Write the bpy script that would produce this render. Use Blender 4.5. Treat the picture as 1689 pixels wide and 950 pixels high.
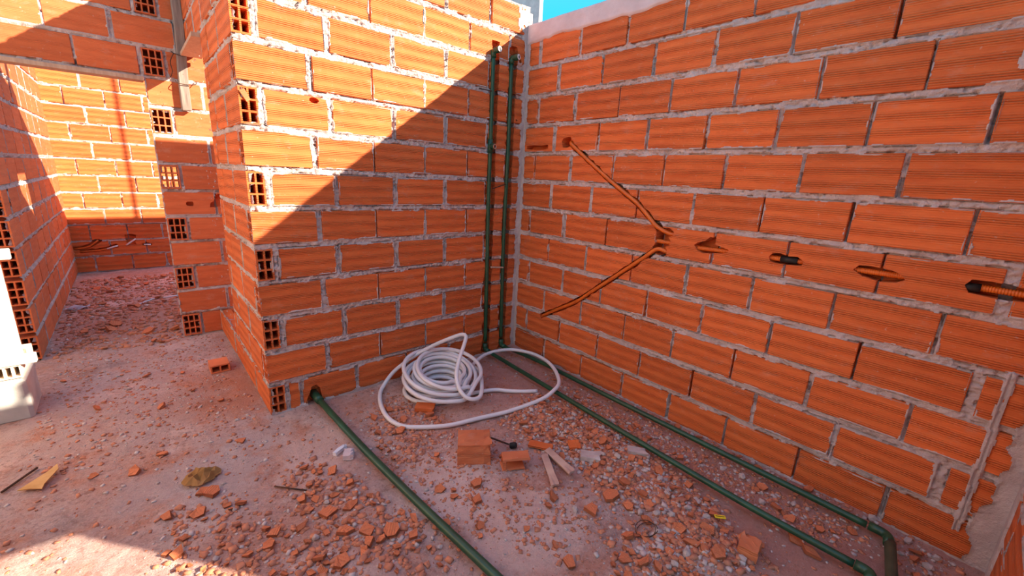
import bpy, bmesh, math, random
import numpy as np
from mathutils import Vector, Matrix

# ------------------------------------------------------------------ clear
for o in list(bpy.data.objects): bpy.data.objects.remove(o)
SC = bpy.context.scene
COL = SC.collection
rnd = random.Random(11)

# ------------------------------------------------------------------ camera
CAM = Vector((-2.2595, -2.4776, 1.38))
yaw, pit, rol = 0.7309, 0.2529, 0.0492
F = Vector((math.sin(yaw)*math.cos(pit), math.cos(yaw)*math.cos(pit), -math.sin(pit)))
RT = Vector((math.cos(yaw), -math.sin(yaw), 0)); UP = RT.cross(F)
X2 = math.cos(rol)*RT + math.sin(rol)*UP
U2 = math.cos(rol)*UP - math.sin(rol)*RT
cd = bpy.data.cameras.new('camera'); cam = bpy.data.objects.new('camera', cd); COL.objects.link(cam)
M = Matrix.Identity(4)
for i in range(3):
    M[i][0] = X2[i]; M[i][1] = U2[i]; M[i][2] = -F[i]; M[i][3] = CAM[i]
cam.matrix_world = M
cd.sensor_width = 36.0; cd.sensor_fit = 'HORIZONTAL'; cd.lens = 699.71/1689*36; cd.clip_start = 0.02
SC.camera = cam

# ------------------------------------------------------------------ sky, sun, exposure
W = bpy.data.worlds.new('sky'); SC.world = W; W.use_nodes = True
nt = W.node_tree; nt.nodes.clear()
wo = nt.nodes.new('ShaderNodeOutputWorld'); bg = nt.nodes.new('ShaderNodeBackground')
tc = nt.nodes.new('ShaderNodeTexCoord'); sx = nt.nodes.new('ShaderNodeSeparateXYZ'); cr = nt.nodes.new('ShaderNodeValToRGB')
nt.links.new(tc.outputs['Generated'], sx.inputs[0]); nt.links.new(sx.outputs['Z'], cr.inputs[0])
cr.color_ramp.elements[0].position = 0.0; cr.color_ramp.elements[0].color = (0.40, 0.72, 0.86, 1)
cr.color_ramp.elements[1].position = 1.0; cr.color_ramp.elements[1].color = (0.36, 0.47, 0.80, 1)
e = cr.color_ramp.elements.new(0.30); e.color = (0.04, 0.56, 0.84, 1)
e = cr.color_ramp.elements.new(0.62); e.color = (0.22, 0.50, 0.82, 1)
nt.links.new(cr.outputs[0], bg.inputs['Color']); bg.inputs['Strength'].default_value = 1.45
nt.links.new(bg.outputs[0], wo.inputs[0])

SUN = Vector((-1.0, 1.257, -0.78)).normalized()
sd = bpy.data.lights.new('sun', 'SUN'); sd.energy = 16.5; sd.angle = math.radians(0.5); sd.color = (1.0, 0.86, 0.66)
so = bpy.data.objects.new('sun', sd); COL.objects.link(so)
so.rotation_euler = SUN.to_track_quat('-Z', 'Y').to_euler(); so.location = (3, -4, 4)

vs = SC.view_settings
vs.view_transform = 'Standard'; vs.look = 'None'; vs.gamma = 1.0; vs.use_curve_mapping = False; vs.exposure = 0.0

# ------------------------------------------------------------------ noise
_rs = np.random.RandomState(5); _T = _rs.rand(256, 256)
def vn(x, y, seed=0):
    x = np.asarray(x, float)+seed*17.31; y = np.asarray(y, float)+seed*7.77
    xi = np.floor(x).astype(int); yi = np.floor(y).astype(int)
    fx = x-xi; fy = y-yi; fx = fx*fx*(3-2*fx); fy = fy*fy*(3-2*fy)
    a = _T[xi % 256, yi % 256]; b = _T[(xi+1) % 256, yi % 256]
    c = _T[xi % 256, (yi+1) % 256]; d = _T[(xi+1) % 256, (yi+1) % 256]
    return (a*(1-fx)+b*fx)*(1-fy)+(c*(1-fx)+d*fx)*fy
def fbm(x, y, seed=0, o=3):
    s = 0; w = 0.5; t = 0
    for i in range(o):
        s = s+w*vn(np.asarray(x)*2**i, np.asarray(y)*2**i, seed+i*3); t += w; w *= .5
    return s/t

# ------------------------------------------------------------------ materials
MATS = {}
def newmat(name):
    m = bpy.data.materials.new(name); m.use_nodes = True; MATS[name] = m
    n = m.node_tree.nodes; b = n['Principled BSDF']; return m, n, m.node_tree.links, b
def N(n, t, **k):
    q = n.new(t)
    for a, v in k.items(): setattr(q, a, v)
    return q
def mixc(n, l, fac, a, b, mode='MIX'):
    q = N(n, 'ShaderNodeMix', data_type='RGBA', blend_type=mode)
    for s, v in ((q.inputs[0], fac), (q.inputs[6], a), (q.inputs[7], b)):
        if isinstance(v, (int, float, tuple)): s.default_value = v
        else: l.new(v, s)
    return q.outputs[2]
def noise(n, l, vec, scale, detail=4, rough=.55):
    q = N(n, 'ShaderNodeTexNoise'); q.inputs['Scale'].default_value = scale
    q.inputs['Detail'].default_value = detail; q.inputs['Roughness'].default_value = rough
    l.new(vec, q.inputs['Vector']); return q.outputs[0]
def ramp(n, l, v, p0, p1, c0=(0, 0, 0, 1), c1=(1, 1, 1, 1)):
    q = N(n, 'ShaderNodeValToRGB'); l.new(v, q.inputs[0])
    q.color_ramp.elements[0].position = p0; q.color_ramp.elements[1].position = p1
    q.color_ramp.elements[0].color = c0; q.color_ramp.elements[1].color = c1
    return q.outputs[0]
def math_(n, l, op, a, b=None):
    q = N(n, 'ShaderNodeMath', operation=op)
    for i, v in enumerate((a, b)):
        if v is None: continue
        if isinstance(v, (int, float)): q.inputs[i].default_value = v
        else: l.new(v, q.inputs[i])
    return q.outputs[0]
def bump(n, l, b, h, strength, dist, prev=None):
    q = N(n, 'ShaderNodeBump'); q.inputs['Strength'].default_value = strength; q.inputs['Distance'].default_value = dist
    l.new(h, q.inputs['Height'])
    if prev is not None: l.new(prev, q.inputs['Normal'])
    l.new(q.outputs[0], b.inputs['Normal']); return q.outputs[0]

def make_brick(name, ca, cb, ribs=1.0, dust=0.35):
    m, n, l, b = newmat(name)
    t = N(n, 'ShaderNodeTexCoord').outputs['Object']; oi = N(n, 'ShaderNodeObjectInfo').outputs['Random']
    off = N(n, 'ShaderNodeVectorMath', operation='ADD'); l.new(t, off.inputs[0])
    cmb = N(n, 'ShaderNodeCombineXYZ'); r40 = math_(n, l, 'MULTIPLY', oi, 40.0)
    for i in range(3): l.new(r40, cmb.inputs[i])
    l.new(cmb.outputs[0], off.inputs[1]); v = off.outputs[0]
    st = N(n, 'ShaderNodeMapping'); st.inputs['Scale'].default_value = (2.0, 2.0, 14.0); l.new(v, st.inputs['Vector'])
    n1 = noise(n, l, st.outputs[0], 3.0, 5)
    c = mixc(n, l, ramp(n, l, n1, .3, .72), ca, cb)
    hv = N(n, 'ShaderNodeHueSaturation'); l.new(c, hv.inputs['Color'])
    l.new(math_(n, l, 'ADD', math_(n, l, 'MULTIPLY', oi, 0.22), 0.89), hv.inputs['Value'])
    # pale cement dust smeared over the face, streaked along the ribs
    st2 = N(n, 'ShaderNodeMapping'); st2.inputs['Scale'].default_value = (5.0, 5.0, 9.0); l.new(v, st2.inputs['Vector'])
    d1 = ramp(n, l, noise(n, l, st2.outputs[0], 2.2, 7, .68), .56, .80)
    c2 = mixc(n, l, math_(n, l, 'MULTIPLY', d1, dust), hv.outputs[0], (0.56, 0.34, 0.25, 1))
    sp = ramp(n, l, noise(n, l, v, 55.0, 2), .70, .76)
    c3 = mixc(n, l, math_(n, l, 'MULTIPLY', sp, .35), c2, (0.62, 0.46, 0.38, 1))
    l.new(c3, b.inputs['Base Color']); b.inputs['Roughness'].default_value = 0.78
    b.inputs['Specular IOR Level'].default_value = 0.3
    # combed horizontal ribs: grouped fine grooves (relief only)
    sz = N(n, 'ShaderNodeSeparateXYZ'); l.new(t, sz.inputs[0])
    wob = math_(n, l, 'MULTIPLY', math_(n, l, 'SUBTRACT', n1, .5), .0004)
    z = math_(n, l, 'ADD', sz.outputs['Z'], wob)
    s1 = math_(n, l, 'SINE', math_(n, l, 'MULTIPLY', z, 2*math.pi/0.0088))
    s1 = math_(n, l, 'POWER', math_(n, l, 'ADD', math_(n, l, 'MULTIPLY', s1, .5), .5), .45)
    g = math_(n, l, 'SINE', math_(n, l, 'ADD', math_(n, l, 'MULTIPLY', z, 2*math.pi/0.058), math_(n, l, 'MULTIPLY', oi, 6.0)))
    g = math_(n, l, 'MULTIPLY', math_(n, l, 'ADD', math_(n, l, 'MULTIPLY', g, .5), .5), ribs)
    p = bump(n, l, b, math_(n, l, 'MULTIPLY', s1, g), 1.0, .0042)
    bump(n, l, b, noise(n, l, v, 120.0, 4), .45, .0016, p)
    return m
BRICK = make_brick('terracotta_brick', (0.60, 0.116, 0.028, 1), (0.73, 0.172, 0.046, 1))
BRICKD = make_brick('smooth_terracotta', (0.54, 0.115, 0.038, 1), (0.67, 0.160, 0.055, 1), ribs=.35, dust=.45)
CHIP = make_brick('broken_terracotta', (0.56, 0.150, 0.062, 1), (0.72, 0.225, 0.095, 1), ribs=.5, dust=.5)

def simple(name, ca, cb, scale=8.0, rough=.8, bs=.5, bd=.002, bscale=60.0, spec=.3, metal=0.0):
    m, n, l, b = newmat(name)
    t = N(n, 'ShaderNodeTexCoord').outputs['Object']
    l.new(mixc(n, l, ramp(n, l, noise(n, l, t, scale, 6), .32, .68), ca, cb), b.inputs['Base Color'])
    b.inputs['Roughness'].default_value = rough; b.inputs['Specular IOR Level'].default_value = spec
    b.inputs['Metallic'].default_value = metal
    if bs: bump(n, l, b, noise(n, l, t, bscale, 5, .65), bs, bd)
    return m
MORTAR = simple('mortar', (0.46, 0.355, 0.34, 1), (0.63, 0.51, 0.49, 1), 9, .95, 1.0, .008, 70)
CONC = simple('cast_concrete', (0.60, 0.46, 0.46, 1), (0.74, 0.60, 0.60, 1), 7, .92, .7, .004, 60)
CONCG = simple('grey_concrete', (0.44, 0.43, 0.42, 1), (0.60, 0.58, 0.55, 1), 10, .92, .6, .003, 70)
STONE = simple('grey_rubble', (0.46, 0.35, 0.32, 1), (0.64, 0.53, 0.50, 1), 14, .95, .6, .003, 80)
GREEN = simple('green_plastic_pipe', (0.010, 0.050, 0.026, 1), (0.018, 0.085, 0.040, 1), 12, .38, .15, .0006, 50, .5)
OLIVE = simple('dusty_green_plastic', (0.045, 0.052, 0.028, 1), (0.085, 0.080, 0.045, 1), 9, .6, .2, .0006, 50, .4)
WHITE = simple('white_plastic_hose', (0.70, 0.66, 0.68, 1), (0.84, 0.81, 0.83, 1), 5, .42, .1, .0006, 40, .5)
ORANGE = simple('orange_conduit_plastic', (0.58, 0.105, 0.010, 1), (0.74, 0.165, 0.018, 1), 14, .42, 0, 0, 0, .5)
BLACK = simple('black_plastic', (0.012, 0.012, 0.013, 1), (0.03, 0.028, 0.027, 1), 20, .5, 0)
STEEL = simple('dull_brass', (0.60, 0.42, 0.34, 1), (0.75, 0.60, 0.50, 1), 30, .35, 0, 0, 0, .5, .7)
IRON = simple('rusty_iron', (0.05, 0.022, 0.016, 1), (0.11, 0.05, 0.03, 1), 40, .8, .3, .001, 120)
PAPER = simple('brown_paper', (0.52, 0.27, 0.09, 1), (0.70, 0.40, 0.16, 1), 12, .85, .5, .003, 25)
CLOTH = simple('white_cloth', (0.70, 0.68, 0.74, 1), (0.82, 0.80, 0.86, 1), 12, .85, .4, .002, 40)
YELLOW = simple('yellow_plastic', (0.80, 0.56, 0.02, 1), (0.85, 0.64, 0.04, 1), 12, .5, 0)
PAINT = simple('pale_board', (0.66, 0.62, 0.54, 1), (0.80, 0.76, 0.68, 1), 5, .75, .3, .001, 60)
CRUMB = simple('dusty_shaded_crumbs', (0.38, 0.155, 0.10, 1), (0.68, 0.26, 0.14, 1), 34, .95, .4, .002, 90)  # dusty terracotta, colour darkened to suggest shade among the crumbs
OFFCUT = simple('dusty_offcut', (0.42, 0.24, 0.20, 1), (0.60, 0.40, 0.32, 1), 12, .9, .5, .002, 60)
PLASTER = simple('pale_plaster', (0.72, 0.56, 0.42, 1), (0.80, 0.66, 0.52, 1), 3, .95, .5, .003, 40)
def woodmat(name, ca, cb):
    m, n, l, b = newmat(name)
    t = N(n, 'ShaderNodeTexCoord').outputs['Object']
    mp = N(n, 'ShaderNodeMapping'); mp.inputs['Scale'].default_value = (30, 30, 2.2); l.new(t, mp.inputs[0])
    q = noise(n, l, mp.outputs[0], 2.0, 6, .6)
    l.new(mixc(n, l, ramp(n, l, q, .3, .7), ca, cb), b.inputs['Base Color']); b.inputs['Roughness'].default_value = .85
    bump(n, l, b, q, .6, .003); return m
WOOD = woodmat('weathered_timber', (0.17, 0.12, 0.10, 1), (0.33, 0.25, 0.21, 1))
WOODL = woodmat('raw_board', (0.44, 0.27, 0.19, 1), (0.58, 0.40, 0.29, 1))

def floor_material():
    m, n, l, b = newmat('dusty_ground')
    t = N(n, 'ShaderNodeTexCoord').outputs['Object']
    big = noise(n, l, t, 1.3, 6, .62); mid = noise(n, l, t, 5.0, 7, .65); fine = noise(n, l, t, 38.0, 6, .7)
    c = mixc(n, l, ramp(n, l, big, .42, .58), (0.70, 0.38, 0.305, 1), (0.69, 0.485, 0.45, 1))
    c = mixc(n, l, math_(n, l, 'MULTIPLY', ramp(n, l, mid, .50, .64), .85), c, (0.68, 0.30, 0.20, 1))
    c = mixc(n, l, math_(n, l, 'MULTIPLY', ramp(n, l, noise(n, l, t, 2.1, 6, .65), .52, .64), .85), c, (0.90, 0.67, 0.61, 1))
    c = mixc(n, l, math_(n, l, 'MULTIPLY', ramp(n, l, noise(n, l, t, 3.3, 6, .7), .56, .68), .7), c, (0.40, 0.265, 0.24, 1))
    c = mixc(n, l, math_(n, l, 'MULTIPLY', ramp(n, l, fine, .50, .64), .55), c, (0.35, 0.18, 0.14, 1))
    c = mixc(n, l, math_(n, l, 'MULTIPLY', ramp(n, l, noise(n, l, t, 90, 3, .6), .60, .68), .6), c, (0.82, 0.64, 0.58, 1))
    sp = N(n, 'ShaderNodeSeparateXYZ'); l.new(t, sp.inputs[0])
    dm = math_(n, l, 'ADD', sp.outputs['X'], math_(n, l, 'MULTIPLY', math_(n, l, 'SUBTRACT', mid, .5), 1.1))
    def stain(px_, py_, r0, colr, amt, c_):
        dv = N(n, 'ShaderNodeVectorMath', operation='DISTANCE'); l.new(t, dv.inputs[0]); dv.inputs[1].default_value = (px_, py_, 0)
        q = math_(n, l, 'ADD', math_(n, l, 'DIVIDE', dv.outputs['Value'], r0), math_(n, l, 'MULTIPLY', math_(n, l, 'SUBTRACT', mid, .5), 2.2))
        return mixc(n, l, math_(n, l, 'MULTIPLY', ramp(n, l, q, .55, 1.0, (1, 1, 1, 1), (0, 0, 0, 1)), amt), c_, colr)
    for (px_, py_, r0, colr, amt) in ((-1.34, -1.10, .30, (0.92, 0.67, 0.60, 1), .75), (-1.20, -1.48, .34, (0.90, 0.62, 0.54, 1), .7), (-1.72, -.45, .30, (0.86, 0.56, 0.48, 1), .6),
                                     (-1.98, .45, .38, (0.62, 0.25, 0.15, 1), .75), (-2.3, 2.4, .8, (0.60, 0.27, 0.18, 1), .6), (-2.15, -.35, .35, (0.66, 0.52, 0.51, 1), .6), (-2.45, .55, .5, (0.64, 0.48, 0.46, 1), .55)):
        c = stain(px_, py_, r0, colr, amt, c)
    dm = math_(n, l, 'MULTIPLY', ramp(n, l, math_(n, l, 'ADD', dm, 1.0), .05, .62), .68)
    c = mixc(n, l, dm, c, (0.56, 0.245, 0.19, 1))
    l.new(c, b.inputs['Base Color']); b.inputs['Roughness'].default_value = .95; b.inputs['Specular IOR Level'].default_value = .15
    p = bump(n, l, b, noise(n, l, t, 22, 8, .74), 1.0, .024)
    bump(n, l, b, noise(n, l, t, 110, 4, .7), 1.0, .006, p)
    return m
GROUND = floor_material()

# ------------------------------------------------------------------ object helpers
def link(name, me, mat, parent=None, mw=None):
    o = bpy.data.objects.new(name, me); COL.objects.link(o)
    if mat is not None and me is not None and len(me.materials) == 0: me.materials.append(mat)
    if mw is not None: o.matrix_world = mw
    if parent is not None:
        o.parent = parent; o.matrix_parent_inverse = parent_inv(parent)
    return o
def parent_inv(p):
    # parents here carry only location/rotation set through matrix_world before the children are made
    return p.matrix_basis.inverted()
def tag(o, label=None, cat=None, group=None, kind=None):
    if label: o['label'] = label
    if cat: o['category'] = cat
    if group: o['group'] = group
    if kind: o['kind'] = kind
    return o
def empty(name, loc, label, cat, group=None):
    o = bpy.data.objects.new(name, None); COL.objects.link(o); o.empty_display_size = .05; o.location = loc
    return tag(o, label, cat, group)
def npmesh(name, V, Q, smooth=True):
    V = np.asarray(V, np.float32); Q = np.asarray(Q, np.int32); me = bpy.data.meshes.new(name)
    me.vertices.add(len(V)); me.vertices.foreach_set('co', V.ravel())
    k = Q.shape[1]; me.loops.add(Q.size); me.loops.foreach_set('vertex_index', Q.ravel())
    me.polygons.add(len(Q)); me.polygons.foreach_set('loop_start', np.arange(0, Q.size, k, dtype=np.int32))
    me.update(calc_edges=True); me.validate()
    if smooth: me.polygons.foreach_set('use_smooth', np.ones(len(me.polygons), bool))
    return me
def bmmesh(name, bm, smooth=False):
    bmesh.ops.recalc_face_normals(bm, faces=bm.faces)
    me = bpy.data.meshes.new(name); bm.to_mesh(me); bm.free()
    if smooth: me.polygons.foreach_set('use_smooth', [True]*len(me.polygons))
    return me
def bm_box(bm, a, b, bev=0.0, jit=0.0, r=rnd):
    vs_ = []
    for x in (a[0], b[0]):
        for y in (a[1], b[1]):
            for z in (a[2], b[2]):
                vs_.append(bm.verts.new((x+r.uniform(-jit, jit), y+r.uniform(-jit, jit), z+r.uniform(-jit, jit))))
    fs = []
    for i in ((0, 1, 3, 2), (4, 6, 7, 5), (0, 4, 5, 1), (2, 3, 7, 6), (0, 2, 6, 4), (1, 5, 7, 3)):
        fs.append(bm.faces.new([vs_[k] for k in i]))
    if bev:
        ed = list({e for f in fs for e in f.edges})
        bmesh.ops.bevel(bm, geom=ed, offset=bev, segments=1, affect='EDGES', profile=.5)
def box_obj(name, a, b, mat, parent=None, bev=.002, jit=0, mw=None):
    bm = bmesh.new(); bm_box(bm, a, b, bev, jit); return link(name, bmmesh(name, bm), mat, parent, mw)
def catmull(pts, step=.01, closed=False):
    P = [Vector(p) for p in pts]; out = []
    for i in range(len(P)-1):
        p0 = P[i-1] if i > 0 else P[i]*2-P[i+1]; p1 = P[i]; p2 = P[i+1]
        p3 = P[i+2] if i+2 < len(P) else P[i+1]*2-P[i]
        n_ = max(2, int((p2-p1).length/step))
        for k in range(n_):
            t = k/n_
            out.append(.5*((2*p1)+(p2-p0)*t+(2*p0-5*p1+4*p2-p3)*t*t+(3*p1-p0-3*p2+p3)*t**3))
    out.append(P[-1]); return out
def tube_mesh(name, pts, rad, seg=10, hollow=0.0, radf=None):
    P = [Vector(p) for p in pts]; n_ = len(P); V = []; Q = []
    T = [(P[min(i+1, n_-1)]-P[max(i-1, 0)]).normalized() for i in range(n_)]
    a = Vector((0, 0, 1)) if abs(T[0].z) < .9 else Vector((1, 0, 0))
    nv = (a-T[0]*a.dot(T[0])).normalized()
    for i in range(n_):
        nv = (nv-T[i]*nv.dot(T[i])).normalized(); bv = T[i].cross(nv)
        r_ = rad if radf is None else radf(i)
        for k in range(seg):
            an = 2*math.pi*k/seg; V.append(P[i]+(nv*math.cos(an)+bv*math.sin(an))*r_)
    for i in range(n_-1):
        for k in range(seg):
            k2 = (k+1) % seg; Q.append((i*seg+k, i*seg+k2, (i+1)*seg+k2, (i+1)*seg+k))
    bm = bmesh.new(); bv_ = [bm.verts.new(v) for v in V]
    for q in Q: bm.faces.new([bv_[j] for j in q])
    for base, e in ((0, 0), ((n_-1)*seg, n_-1)):
        ring = bv_[base:base+seg]
        if hollow:
            d = T[e]*(.03 if e == 0 else -.03)
            inn = [bm.verts.new(P[e]+(v.co-P[e])*hollow) for v in ring]
            dee = [bm.verts.new(v.co+d) for v in inn]
            for k in range(seg):
                k2 = (k+1) % seg
                bm.faces.new((ring[k], ring[k2], inn[k2], inn[k])); bm.faces.new((inn[k], inn[k2], dee[k2], dee[k]))
            bm.faces.new(dee)
        else: bm.faces.new(ring)
    return bmmesh(name, bm, True)
def lathe(name, prof, seg=16, axis=Vector((0, 0, 1)), origin=Vector((0, 0, 0))):
    q = Vector((0, 0, 1)).rotation_difference(axis.normalized()); bm = bmesh.new(); rings = []
    for r_, h_ in prof:
        rings.append([bm.verts.new(origin+q @ Vector((r_*math.cos(2*math.pi*k/seg), r_*math.sin(2*math.pi*k/seg), h_))) for k in range(seg)])
    for a, b in zip(rings, rings[1:]):
        for k in range(seg): bm.faces.new((a[k], a[(k+1) % seg], b[(k+1) % seg], b[k]))
    bm.faces.new(rings[0]); bm.faces.new(rings[-1]); return bmmesh(name, bm)

# ------------------------------------------------------------------ hollow bricks
H = 0.195                        # course pitch
_cache = {}
def brick_mesh(L, D, bh, var=0):
    key = ('s', round(L*500), round(D*1000), round(bh*1000), var)
    if key not in _cache:
        bm = bmesh.new(); r = random.Random(hash(key) & 0xffff)
        bm_box(bm, (0, 0, -bh/2), (L, D, bh/2), .0025, .0008, r); _cache[key] = bmmesh('brick', bm)
    return _cache[key]
def hollow_mesh(L, D, bh, ny, nz, flip=False, through=False, w=.0085):
    """brick lying along X with its cells open at X=0 (or X=L when flipped)"""
    key = ('h', round(L*500), round(D*1000), round(bh*1000), ny, nz, flip, through)
    if key in _cache: return _cache[key]
    cy = (D-w*(ny+1))/ny; cz = (bh-w*(nz+1))/nz
    ys = [0]; zs = [-bh/2]
    for i in range(ny): ys += [ys[-1]+w, ys[-1]+w+cy]
    ys.append(D)
    for i in range(nz): zs += [zs[-1]+w, zs[-1]+w+cz]
    zs.append(bh/2)
    dep = L if through else min(L*.85, .20)
    bm = bmesh.new(); vc = {}
    def v(x, y, z):
        if flip: x = L-x
        k = (round(x, 5), round(y, 5), round(z, 5))
        if k not in vc: vc[k] = bm.verts.new(k)
        return vc[k]
    def f(*p):
        try: bm.faces.new([v(*q) for q in p])
        except ValueError: pass
    for i in range(len(ys)-1):
        for j in range(len(zs)-1):
            y0, y1, z0, z1 = ys[i], ys[i+1], zs[j], zs[j+1]
            if i % 2 == 1 and j % 2 == 1:
                f((0, y0, z0), (dep, y0, z0), (dep, y0, z1), (0, y0, z1)); f((0, y1, z0), (dep, y1, z0), (dep, y1, z1), (0, y1, z1))
                f((0, y0, z0), (dep, y0, z0), (dep, y1, z0), (0, y1, z0)); f((0, y0, z1), (dep, y0, z1), (dep, y1, z1), (0, y1, z1))
                if not through: f((dep, y0, z0), (dep, y1, z0), (dep, y1, z1), (dep, y0, z1))
            else:
                f((0, y0, z0), (0, y1, z0), (0, y1, z1), (0, y0, z1))
                if through: f((L, y0, z0), (L, y1, z0), (L, y1, z1), (L, y0, z1))
    for j in range(len(zs)-1):
        for y in (0, D): f((0, y, zs[j]), (L, y, zs[j]), (L, y, zs[j+1]), (0, y, zs[j+1]))
    for i in range(len(ys)-1):
        for z in (zs[0], zs[-1]): f((0, ys[i], z), (L, ys[i], z), (L, ys[i+1], z), (0, ys[i+1], z))
    if not through: f((L, 0, zs[0]), (L, D, zs[0]), (L, D, zs[-1]), (L, 0, zs[-1]))
    _cache[key] = bmmesh('brick', bm); return _cache[key]

# ------------------------------------------------------------------ masonry wall
def inpoly(px, py, poly):
    ins = np.zeros(px.shape, bool); n_ = len(poly)
    for i in range(n_):
        x0, y0 = poly[i]; x1, y1 = poly[(i+1) % n_]
        c = ((y0 > py) != (y1 > py)) & (px < (x1-x0)*(py-y0)/((y1-y0) if y1 != y0 else 1e-9)+x0); ins ^= c
    return ins
PENDING = []
def build_wall(name, label, O, u, n, U, T, courses, bh=.176, cores=(), grid=.006, cuts=(), extra=None, mat=None,
               seed=1, smear=.5, ztop=None, jdepth=.4, field=True, mortar=None, voids=()):
    """courses: {k: [(u0,u1,kind)]}, kind in s(olid) a(open at start) b(open at end) h(header seen end-on) ; returns the wall"""
    mat = mat or BRICK
    u = Vector(u); n = Vector(n); O = Vector(O); Y = -n; r = random.Random(seed)
    MW = Matrix(((u.x, Y.x, 0, O.x), (u.y, Y.y, 0, O.y), (0, 0, 1, O.z), (0, 0, 0, 1)))
    rects = []; vj = []
    for k, row in courses.items():
        z0 = (k-.5)*H-bh/2
        for b in row: rects.append((b[0], b[1], z0, z0+bh))
        for a, b in zip(row, row[1:]):
            g = b[0]-a[1]
            if g > 0: vj.append((a[1], b[0], z0, z0+bh, g))
    rects += list(voids)
    zt = ztop or max(courses)*H
    V = []; Q = []
    if field:
        nu = int(U/grid)+1; nz = int(zt/grid)+1
        uu, zz = np.meshgrid(np.linspace(0, U, nu), np.linspace(0, zt, nz), indexing='ij')
        din = np.full(uu.shape, -1.0); gu = U/(nu-1); gz = zt/(nz-1)
        def win(a, b, c, d, m=0):
            return (slice(max(0, int(math.floor((a-m)/gu))), max(0, min(nu, int(math.ceil((b+m)/gu))+1))),
                    slice(max(0, int(math.floor((c-m)/gz))), max(0, min(nz, int(math.ceil((d+m)/gz))+1))))
        for a, b, c, d in rects:
            s = win(a, b, c, d)
            if din[s].size: din[s] = np.maximum(din[s], np.minimum(np.minimum(uu[s]-a, b-uu[s]), np.minimum(zz[s]-c, d-zz[s])))
        n1 = fbm(uu/.055, zz/.03, seed, 3); n2 = fbm(uu/.013, zz/.011, seed+9, 2); n3 = fbm(uu/.07, zz/.04, seed+20, 3)
        hgt = -.0045+.012*(n1-.5)+.012*(n2-.5)
        n4 = fbm(uu/.02, zz/.012, seed+33, 2); hgt = hgt-.016*np.clip(n4-.62, 0, 1)*3
        near = np.full(uu.shape, 1.0)
        for a, b, c, d in rects:
            s = win(a-.012, b+.012, c-.012, d+.012)
            if near[s].size:
                dx = np.maximum(np.maximum(a-uu[s], uu[s]-b), 0); dz = np.maximum(np.maximum(c-zz[s], zz[s]-d), 0)
                near[s] = np.minimum(near[s], np.hypot(dx, dz))
        crack = (near < .0055) & (fbm(uu/.09, zz/.05, seed+44, 3) > .53)
        hgt = np.where(crack, hgt-.014, hgt)
        for a, b, c, d, g in vj:
            s = win(a, b, c+.004, d-.002)
            if not din[s].size: continue
            x = r.random()
            dd = (.045 if x < .35 else .016) if g < .012 else (.003 if x < .5 else .009)
            gap = np.clip((vn(zz[s]/.05, uu[s]/.2, r.randint(0, 99))-(1-jdepth)+.35)*3, 0, 1)
            hgt[s] = np.where(din[s] <= 0, hgt[s]-dd*gap, hgt[s])
        sm = .0015+.022*smear*np.clip(n3-.42, 0, 1)*2
        h_in = np.where(din < sm, .0035*(1-din/np.maximum(sm, 1e-6))+.0012*(n2-.3), -.010)
        hh = np.where(din <= 0, hgt, h_in); keep = din < sm+1.6*grid
        if extra is not None:
            ex = extra(uu, zz); hh = np.where(ex > -1, np.maximum(hh, ex), hh); keep |= ex > -.5
        idx = np.full(uu.shape, -1); 
        cut = np.zeros(uu.shape, bool)
        for p in cuts: cut |= inpoly(uu, zz, p)
        keep &= ~cut
        qk = keep[:-1, :-1] & keep[1:, :-1] & keep[1:, 1:] & keep[:-1, 1:]
        use = np.zeros(uu.shape, bool)
        use[:-1, :-1] |= qk; use[1:, :-1] |= qk; use[1:, 1:] |= qk; use[:-1, 1:] |= qk
        idx[use] = np.arange(use.sum())
        P = np.stack([uu[use], -hh[use], zz[use]], 1)
        I, J = np.nonzero(qk)
        Q = np.stack([idx[I, J], idx[I+1, J], idx[I+1, J+1], idx[I, J+1]], 1)
        V = P
    cv = []; cq = []
    for (a, b, c, d, y0, y1) in cores:
        s = len(cv)
        for x in (a, b):
            for y in (y0, y1):
                for z in (c, d): cv.append((x, y, z))
        for q in ((0, 1, 3, 2), (4, 6, 7, 5), (0, 4, 5, 1), (2, 3, 7, 6), (0, 2, 6, 4), (1, 5, 7, 3)): cq.append([s+k for k in q])
    if len(V):
        if cv: Q = np.vstack([Q, np.array(cq)+len(V)]); V = np.vstack([V, np.array(cv)])
    else: V, Q = np.array(cv), np.array(cq)
    wall = link(name, npmesh(name, V, Q), mortar or MORTAR, None, MW)
    tag(wall, label, 'wall', None, 'structure')
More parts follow.
